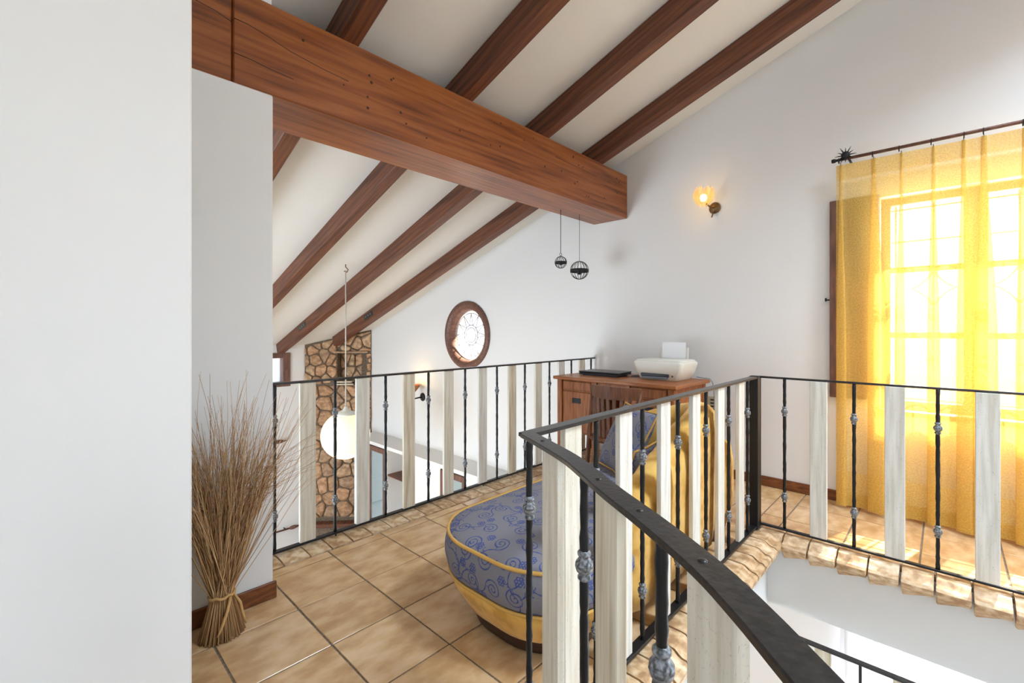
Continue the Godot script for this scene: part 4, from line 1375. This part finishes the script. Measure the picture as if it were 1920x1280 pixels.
func build_lamps() -> void:
	wire_globe("wire_globe", Vector3(3.32, 2.352, -2.55), 0.485, 0.054, "smaller black wire globe with a ring, hung by a chain from the main beam", true)
	wire_globe("wire_globe", Vector3(3.585, 2.352, -2.53), 0.535, 0.086, "larger black wire globe hung by a thin wire from the main beam", false)

	# white globe over the living room
	var g := thing("globe_pendant", Vector3(2.48, ceil_y(-5.03), -5.03), "large glowing white globe lamp on a twisted cord over the living room", "pendant lamp")
	var drop := ceil_y(-5.03) - 0.03
	part(g, "hook", tube([Vector3(0, 0, 0), Vector3(0, -0.03, 0), Vector3(0.03, -0.06, 0), Vector3(0.015, -0.09, 0), Vector3(-0.02, -0.08, 0)], 0.006, 6), M.brass)
	part(g, "cord", bar_between(Vector3(0, -0.07, 0), Vector3(0, -drop + 0.29, 0), 0.007, 6), M.cord)
	part(g, "cap", lathe([Vector2(0, 0.235), Vector2(0.13, 0.235), Vector2(0.125, 0.255), Vector2(0.07, 0.275), Vector2(0.03, 0.295), Vector2(0.015, 0.33), Vector2(0, 0.33)], 24), M.white_plastic, Vector3(0, -drop, 0))
	var globe := []
	for k in 25:
		var u := -PI / 2 + PI * k / 24.0
		globe.append(Vector2(maxf(0.0, cos(u) * 0.272) if k > 0 and k < 24 else 0.0, sin(u) * 0.272))
	part(g, "lamp_globe", lathe(globe, 40), glow(Color(1.0, 0.88, 0.66), 0.33, rgb8(240, 232, 214)), Vector3(0, -drop, 0))
	omni(g, Vector3(0, -drop - 0.30, 0), Color(1.0, 0.86, 0.66), 0.25, 0.2)

	# flower sconce on the gable wall
	var s := thing("flower_sconce", Vector3(WALL_X, 2.30, -1.44), "glowing amber glass flower lamp on a bronze wall plate", "wall lamp")
	part(s, "wall_plate", lathe([Vector2(0, 0.0), Vector2(0.048, 0.0), Vector2(0.05, 0.008), Vector2(0.04, 0.018), Vector2(0.012, 0.026), Vector2(0, 0.028)], 24), M.brass, Vector3.ZERO, Vector3(0, 0, PI / 2))
	part(s, "arm", tube([Vector3(-0.025, 0, 0), Vector3(-0.06, -0.01, -0.005), Vector3(-0.085, 0.005, -0.02), Vector3(-0.10, 0.03, -0.04)], 0.006, 6), M.brass)
	part(s, "switch_pull", bar_between(Vector3(-0.03, -0.03, 0.0), Vector3(-0.045, -0.085, -0.012), 0.006, 6), M.brass)
	var mid := Vector3(-0.115, 0.075, -0.055)
	var amber := plain(Color(1.0, 0.78, 0.34, 0.45), 0.15)
	amber.transparency = BaseMaterial3D.TRANSPARENCY_ALPHA
	amber.emission_enabled = true
	amber.emission = Color(1.0, 0.74, 0.32)
	amber.emission_energy_multiplier = 0.18
	for k in 7:
		var u := TAU * k / 7.0
		var st := st_new(true)
		for i in 6:
			for j in 4:
				var pt := func(a: int, b: int):
					var f := a / 6.0
					var e := (b / 4.0 - 0.5) * 2.0
					var rad := 0.088 * sin(0.35 + f * 2.1)
					var wid := 0.48 * sin(f * PI * 0.85 + 0.35) * e
					return Vector3(cos(u + wid) * rad, -0.075 + f * 0.16 + 0.012 * e * e * f, sin(u + wid) * rad)
				quad(st, pt.call(i, j), pt.call(i + 1, j), pt.call(i + 1, j + 1), pt.call(i, j + 1))
		part(s, "lamp_petal", done(st), amber, mid, Vector3(0.25, 0, 0.35))
	part(s, "bulb", lathe([Vector2(0, -0.03), Vector2(0.02, -0.025), Vector2(0.03, 0.0), Vector2(0.022, 0.024), Vector2(0, 0.034)], 16), glow(Color(1.0, 0.88, 0.62), 2.5, Color(1, 0.95, 0.85)), mid)
	omni(s, mid, Color(1.0, 0.80, 0.50), 0.008, 0.03)

	# uplighter further along the wall
	var up := thing("wall_uplighter", Vector3(WALL_X, 0.229, -5.73), "wall lamp with a dark round plate and a wooden cup lighting the wall above it", "wall lamp")
	part(up, "wall_plate", lathe([Vector2(0, 0.0), Vector2(0.062, 0.0), Vector2(0.062, 0.01), Vector2(0.045, 0.02), Vector2(0, 0.024)], 24), M.iron, Vector3.ZERO, Vector3(0, 0, PI / 2))
	part(up, "arm", tube([Vector3(-0.02, 0, 0), Vector3(-0.17, -0.01, 0), Vector3(-0.19, 0.04, 0), Vector3(-0.19, 0.10, 0)], 0.011, 8), M.iron)
	part(up, "cup", lathe([Vector2(0, 0.09), Vector2(0.05, 0.10), Vector2(0.10, 0.16), Vector2(0.12, 0.20), Vector2(0.11, 0.20), Vector2(0.08, 0.155), Vector2(0, 0.13)], 24), M.desk_side, Vector3(-0.19, 0, 0))
	part(up, "bulb", lathe([Vector2(0, 0.14), Vector2(0.03, 0.15), Vector2(0.04, 0.18), Vector2(0.03, 0.205), Vector2(0, 0.215)], 16), glow(Color(1.0, 0.9, 0.68), 2.0, Color(1, 0.95, 0.85)), Vector3(-0.19, 0, 0))
	omni(up, Vector3(-0.19, 0.22, 0), Color(1.0, 0.84, 0.58), 0.03, 0.04)


# ---------------------------------------------------------------- the living room beyond the railing

func build_living_room() -> void:
	var xf := 3.64
	var top := -0.505
	var u := thing("wall_unit", Vector3.ZERO, "white built-in wall unit with a ledge top and an open niche along the gable wall", "wall unit")
	# plaster carcass with the openings left free: two glazed cupboards and a niche
	for q in [[-7.08, -6.60, LOW_Y, top], [-6.60, -6.10, LOW_Y, -2.3], [-6.10, -6.06, LOW_Y, top], [-6.06, -5.50, LOW_Y, -1.55], [-5.50, -4.76, LOW_Y, top], [-4.76, -4.25, LOW_Y, -2.3], [-4.25, -3.2, LOW_Y, top]]:
		part(u, "plaster_block", box(Vector3(xf, q[2], q[0]), Vector3(WALL_X - 0.001, q[3], q[1])), M.plaster)
	for q in [[-6.60, -6.10], [-6.06, -5.50], [-4.76, -4.25]]:
		part(u, "ledge", box(Vector3(xf, top - 0.05, q[0]), Vector3(WALL_X - 0.001, top, q[1])), M.plaster)
	part(u, "shelf", box(Vector3(xf + 0.005, -0.945, -6.06), Vector3(WALL_X - 0.004, -0.92, -5.50), 0.003), M.rafter)

	var i := 0
	for z in [[-6.595, -6.105], [-4.755, -4.255]]:
		var c := thing("glass_cabinet", Vector3(xf, -2.3, z[0]), ["tall narrow wooden glazed cabinet with glass shelves beside the stone chimney", "wooden glazed cabinet door in the white wall unit, under the round window"][i], "cabinet")
		var w: float = z[1] - z[0]
		var h := 1.735
		part(c, "frame", box(Vector3(-0.015, 0.0, 0.0), Vector3(0.02, h, 0.065), 0.005), M.window_wood)
		part(c, "frame", box(Vector3(-0.015, 0.0, w - 0.065), Vector3(0.02, h, w), 0.005), M.window_wood)
		part(c, "frame", box(Vector3(-0.015, h - 0.075, 0.065), Vector3(0.02, h, w - 0.065), 0.005), M.window_wood)
		part(c, "frame", box(Vector3(-0.015, 0.0, 0.065), Vector3(0.02, 0.075, w - 0.065), 0.005), M.window_wood)
		part(c, "pane", box(Vector3(0.0, 0.075, 0.065), Vector3(0.005, h - 0.075, w - 0.065)), M.cabinet_glass)
		for y in [0.42, 0.80, 1.20]:
			part(c, "glass_shelf", box(Vector3(0.025, y, 0.005), Vector3(0.39, y + 0.008, w - 0.005)), M.cabinet_glass)
		part(c, "knob", lathe([Vector2(0, 0.0), Vector2(0.01, 0.0), Vector2(0.008, 0.015), Vector2(0.016, 0.028), Vector2(0.010, 0.038), Vector2(0, 0.04)], 12), M.pewter, Vector3(-0.015, 0.62, w - 0.03), Vector3(0, 0, PI / 2))
		i += 1

	var bottle_glass := plain(Color(0.72, 0.84, 0.88, 0.35), 0.05)
	bottle_glass.transparency = BaseMaterial3D.TRANSPARENCY_ALPHA
	var bt := thing("glass_bottle", Vector3(3.76, -0.92, -5.70), "pale blue glass bottle standing on the dark niche shelf", "bottle")
	part(bt, "body", lathe([Vector2(0, 0.0), Vector2(0.05, 0.0), Vector2(0.055, 0.02), Vector2(0.055, 0.16), Vector2(0.03, 0.21), Vector2(0.018, 0.24), Vector2(0.018, 0.29)], 20), bottle_glass)
	part(bt, "stopper", lathe([Vector2(0, 0.285), Vector2(0.016, 0.285), Vector2(0.022, 0.31), Vector2(0, 0.325)], 14), M.cord)
	var vs := thing("dark_vase", Vector3(3.80, -1.55, -5.70), "small dark ornament at the bottom of the white niche", "ornament")
	part(vs, "body", lathe([Vector2(0, 0.0), Vector2(0.05, 0.0), Vector2(0.06, 0.015), Vector2(0.025, 0.05), Vector2(0.05, 0.11), Vector2(0.03, 0.17), Vector2(0.045, 0.21), Vector2(0.015, 0.26), Vector2(0.02, 0.30), Vector2(0, 0.33)], 16), M.iron)

	# curtain rods on the far wall show their pointed ends
	for q in [[2.80, -0.59, "dark pointed curtain rod end on the far wall, the upper one"], [3.02, -2.06, "brown pointed curtain rod end on the far wall, the lower one"]]:
		var r := thing("rod_finial", Vector3(q[0], q[1], FAR_Z + 0.09), q[2], "curtain rod")
		part(r, "pole", bar_between(Vector3(-1.6, 0, 0), Vector3(-0.10, 0, 0), 0.014, 8), M.window_wood)
		part(r, "spear", tube([Vector3(-0.10, 0, 0), Vector3(-0.08, 0, 0), Vector3(-0.03, 0, 0), Vector3(0.08, 0, 0)], [0.016, 0.03, 0.035, 0.003], 8), M.window_wood)
		part(r, "bracket", bar_between(Vector3(-0.16, 0, 0), Vector3(-0.16, 0, -0.088), 0.009, 6), M.iron)


# ---------------------------------------------------------------- dried reeds

func build_reeds() -> void:
	var t := thing("dried_reed_bundle", Vector3(0.528, 0, -2.150), "tall sheaf of dried brown reeds tied with raffia standing by the pier", "dried plant")
	var r := RandomNumberGenerator.new()
	r.seed = 31
	for tone in 3:
		var st := st_new(true)
		for k in (130 if tone < 2 else 90):
			var a := r.randf() * TAU
			var q := sqrt(r.randf())
			var foot := Vector3(cos(a) * q * 0.085, 0.0, sin(a) * q * 0.072)
			var waist := Vector3(cos(a) * q * 0.040, 0.165, sin(a) * q * 0.034)
			var lean := Vector2(r.randf_range(-1.0, 1.0), r.randf_range(-0.15, 1.0))
			var fan: float = lean.x * 0.24 + (0.12 if r.randf() < 0.18 and lean.x > 0.2 else 0.0)
			var out := Vector3(fan * (0.55 + 0.45 * q) + cos(a) * 0.03, 0, lean.y * 0.16 * (0.4 + 0.6 * q) + 0.015)
			var tall := r.randf_range(0.50, 0.86) * (1.15 if k % 4 == 0 else 1.0) * (1.0 - 0.10 * absf(lean.x))
			var bend := r.randf_range(-0.10, 0.10)
			var path := [foot, waist]
			var radii := [0.0024, 0.0022]
			for i in range(1, 8):
				var w := i / 7.0
				var p := waist + Vector3(out.x * w, tall * w, out.z * w)
				p += Vector3(bend * w * w * w, -absf(bend) * 0.35 * w * w * w, r.randf_range(-0.004, 0.004))
				p.z = maxf(p.z, -0.105)
				path.append(p)
				radii.append(lerpf(0.0022, 0.0006, w))
			add_tube(st, path, radii, 3)
			# a forked wisp at the tip
			if r.randf() < 0.6:
				var tip: Vector3 = path[5]
				var dir := Vector3(out.x * 0.5 + r.randf_range(-0.10, 0.10), r.randf_range(0.10, 0.22), r.randf_range(0.0, 0.06))
				var wisp := []
				for i in 6:
					var w := i / 5.0
					wisp.append(tip + dir * w + Vector3(r.randf_range(-0.02, 0.02) * w + dir.x * 0.5 * w * w, -0.05 * w * w * r.randf(), 0))
				add_tube(st, wisp, [0.0012, 0.0011, 0.0009, 0.0008, 0.0006, 0.0004], 3)
		var o := part(t, "reeds", done(st), M.reed[tone])
		o.set_meta("kind", "stuff")
	var band := []
	for k in 20:
		band.append(Vector3(cos(TAU * k / 20) * 0.046, 0.168 + 0.004 * sin(k * 2.0), sin(TAU * k / 20) * 0.040))
	var tie := part(t, "tie", tube(band, 0.006, 6, true), M.raffia)
	part(tie, "knot_tail", tube([Vector3(0.02, 0.165, 0.04), Vector3(0.005, 0.12, 0.058), Vector3(-0.02, 0.07, 0.075), Vector3(-0.035, 0.045, 0.082)], [0.006, 0.007, 0.006, 0.004], 5), M.raffia)
	part(tie, "knot_tail", tube([Vector3(0.035, 0.168, 0.03), Vector3(0.055, 0.13, 0.045), Vector3(0.062, 0.08, 0.058), Vector3(0.072, 0.045, 0.062)], [0.005, 0.006, 0.006, 0.004], 5), M.raffia)


# ---------------------------------------------------------------- small things

func build_small_things() -> void:
	var v := thing("wall_vent", Vector3(WALL_X, 0.60, -1.50), "small beige vent grille with dark slots on the wall beside the desk", "vent")
	part(v, "plate", box(Vector3(-0.012, -0.065, -0.10), Vector3(-0.001, 0.075, 0.10), 0.003), M.vent)
	for s in [-0.055, 0.055]:
		for k in 4:
			part(v, "slot", box(Vector3(-0.014, -0.045 + 0.028 * k, s - 0.03), Vector3(-0.011, -0.033 + 0.028 * k, s + 0.03)), M.dark_hole)
	var hk := thing("wall_hook", Vector3(WALL_X, 0.345, -0.66), "tiny bronze hook on the wall beside the yellow curtain", "hook")
	part(hk, "hook", tube([Vector3(0, 0.03, 0), Vector3(-0.02, 0.03, 0), Vector3(-0.024, 0.02, 0), Vector3(-0.024, -0.02, 0), Vector3(-0.02, -0.03, 0), Vector3(0, -0.03, 0)], 0.003, 6), M.brass)
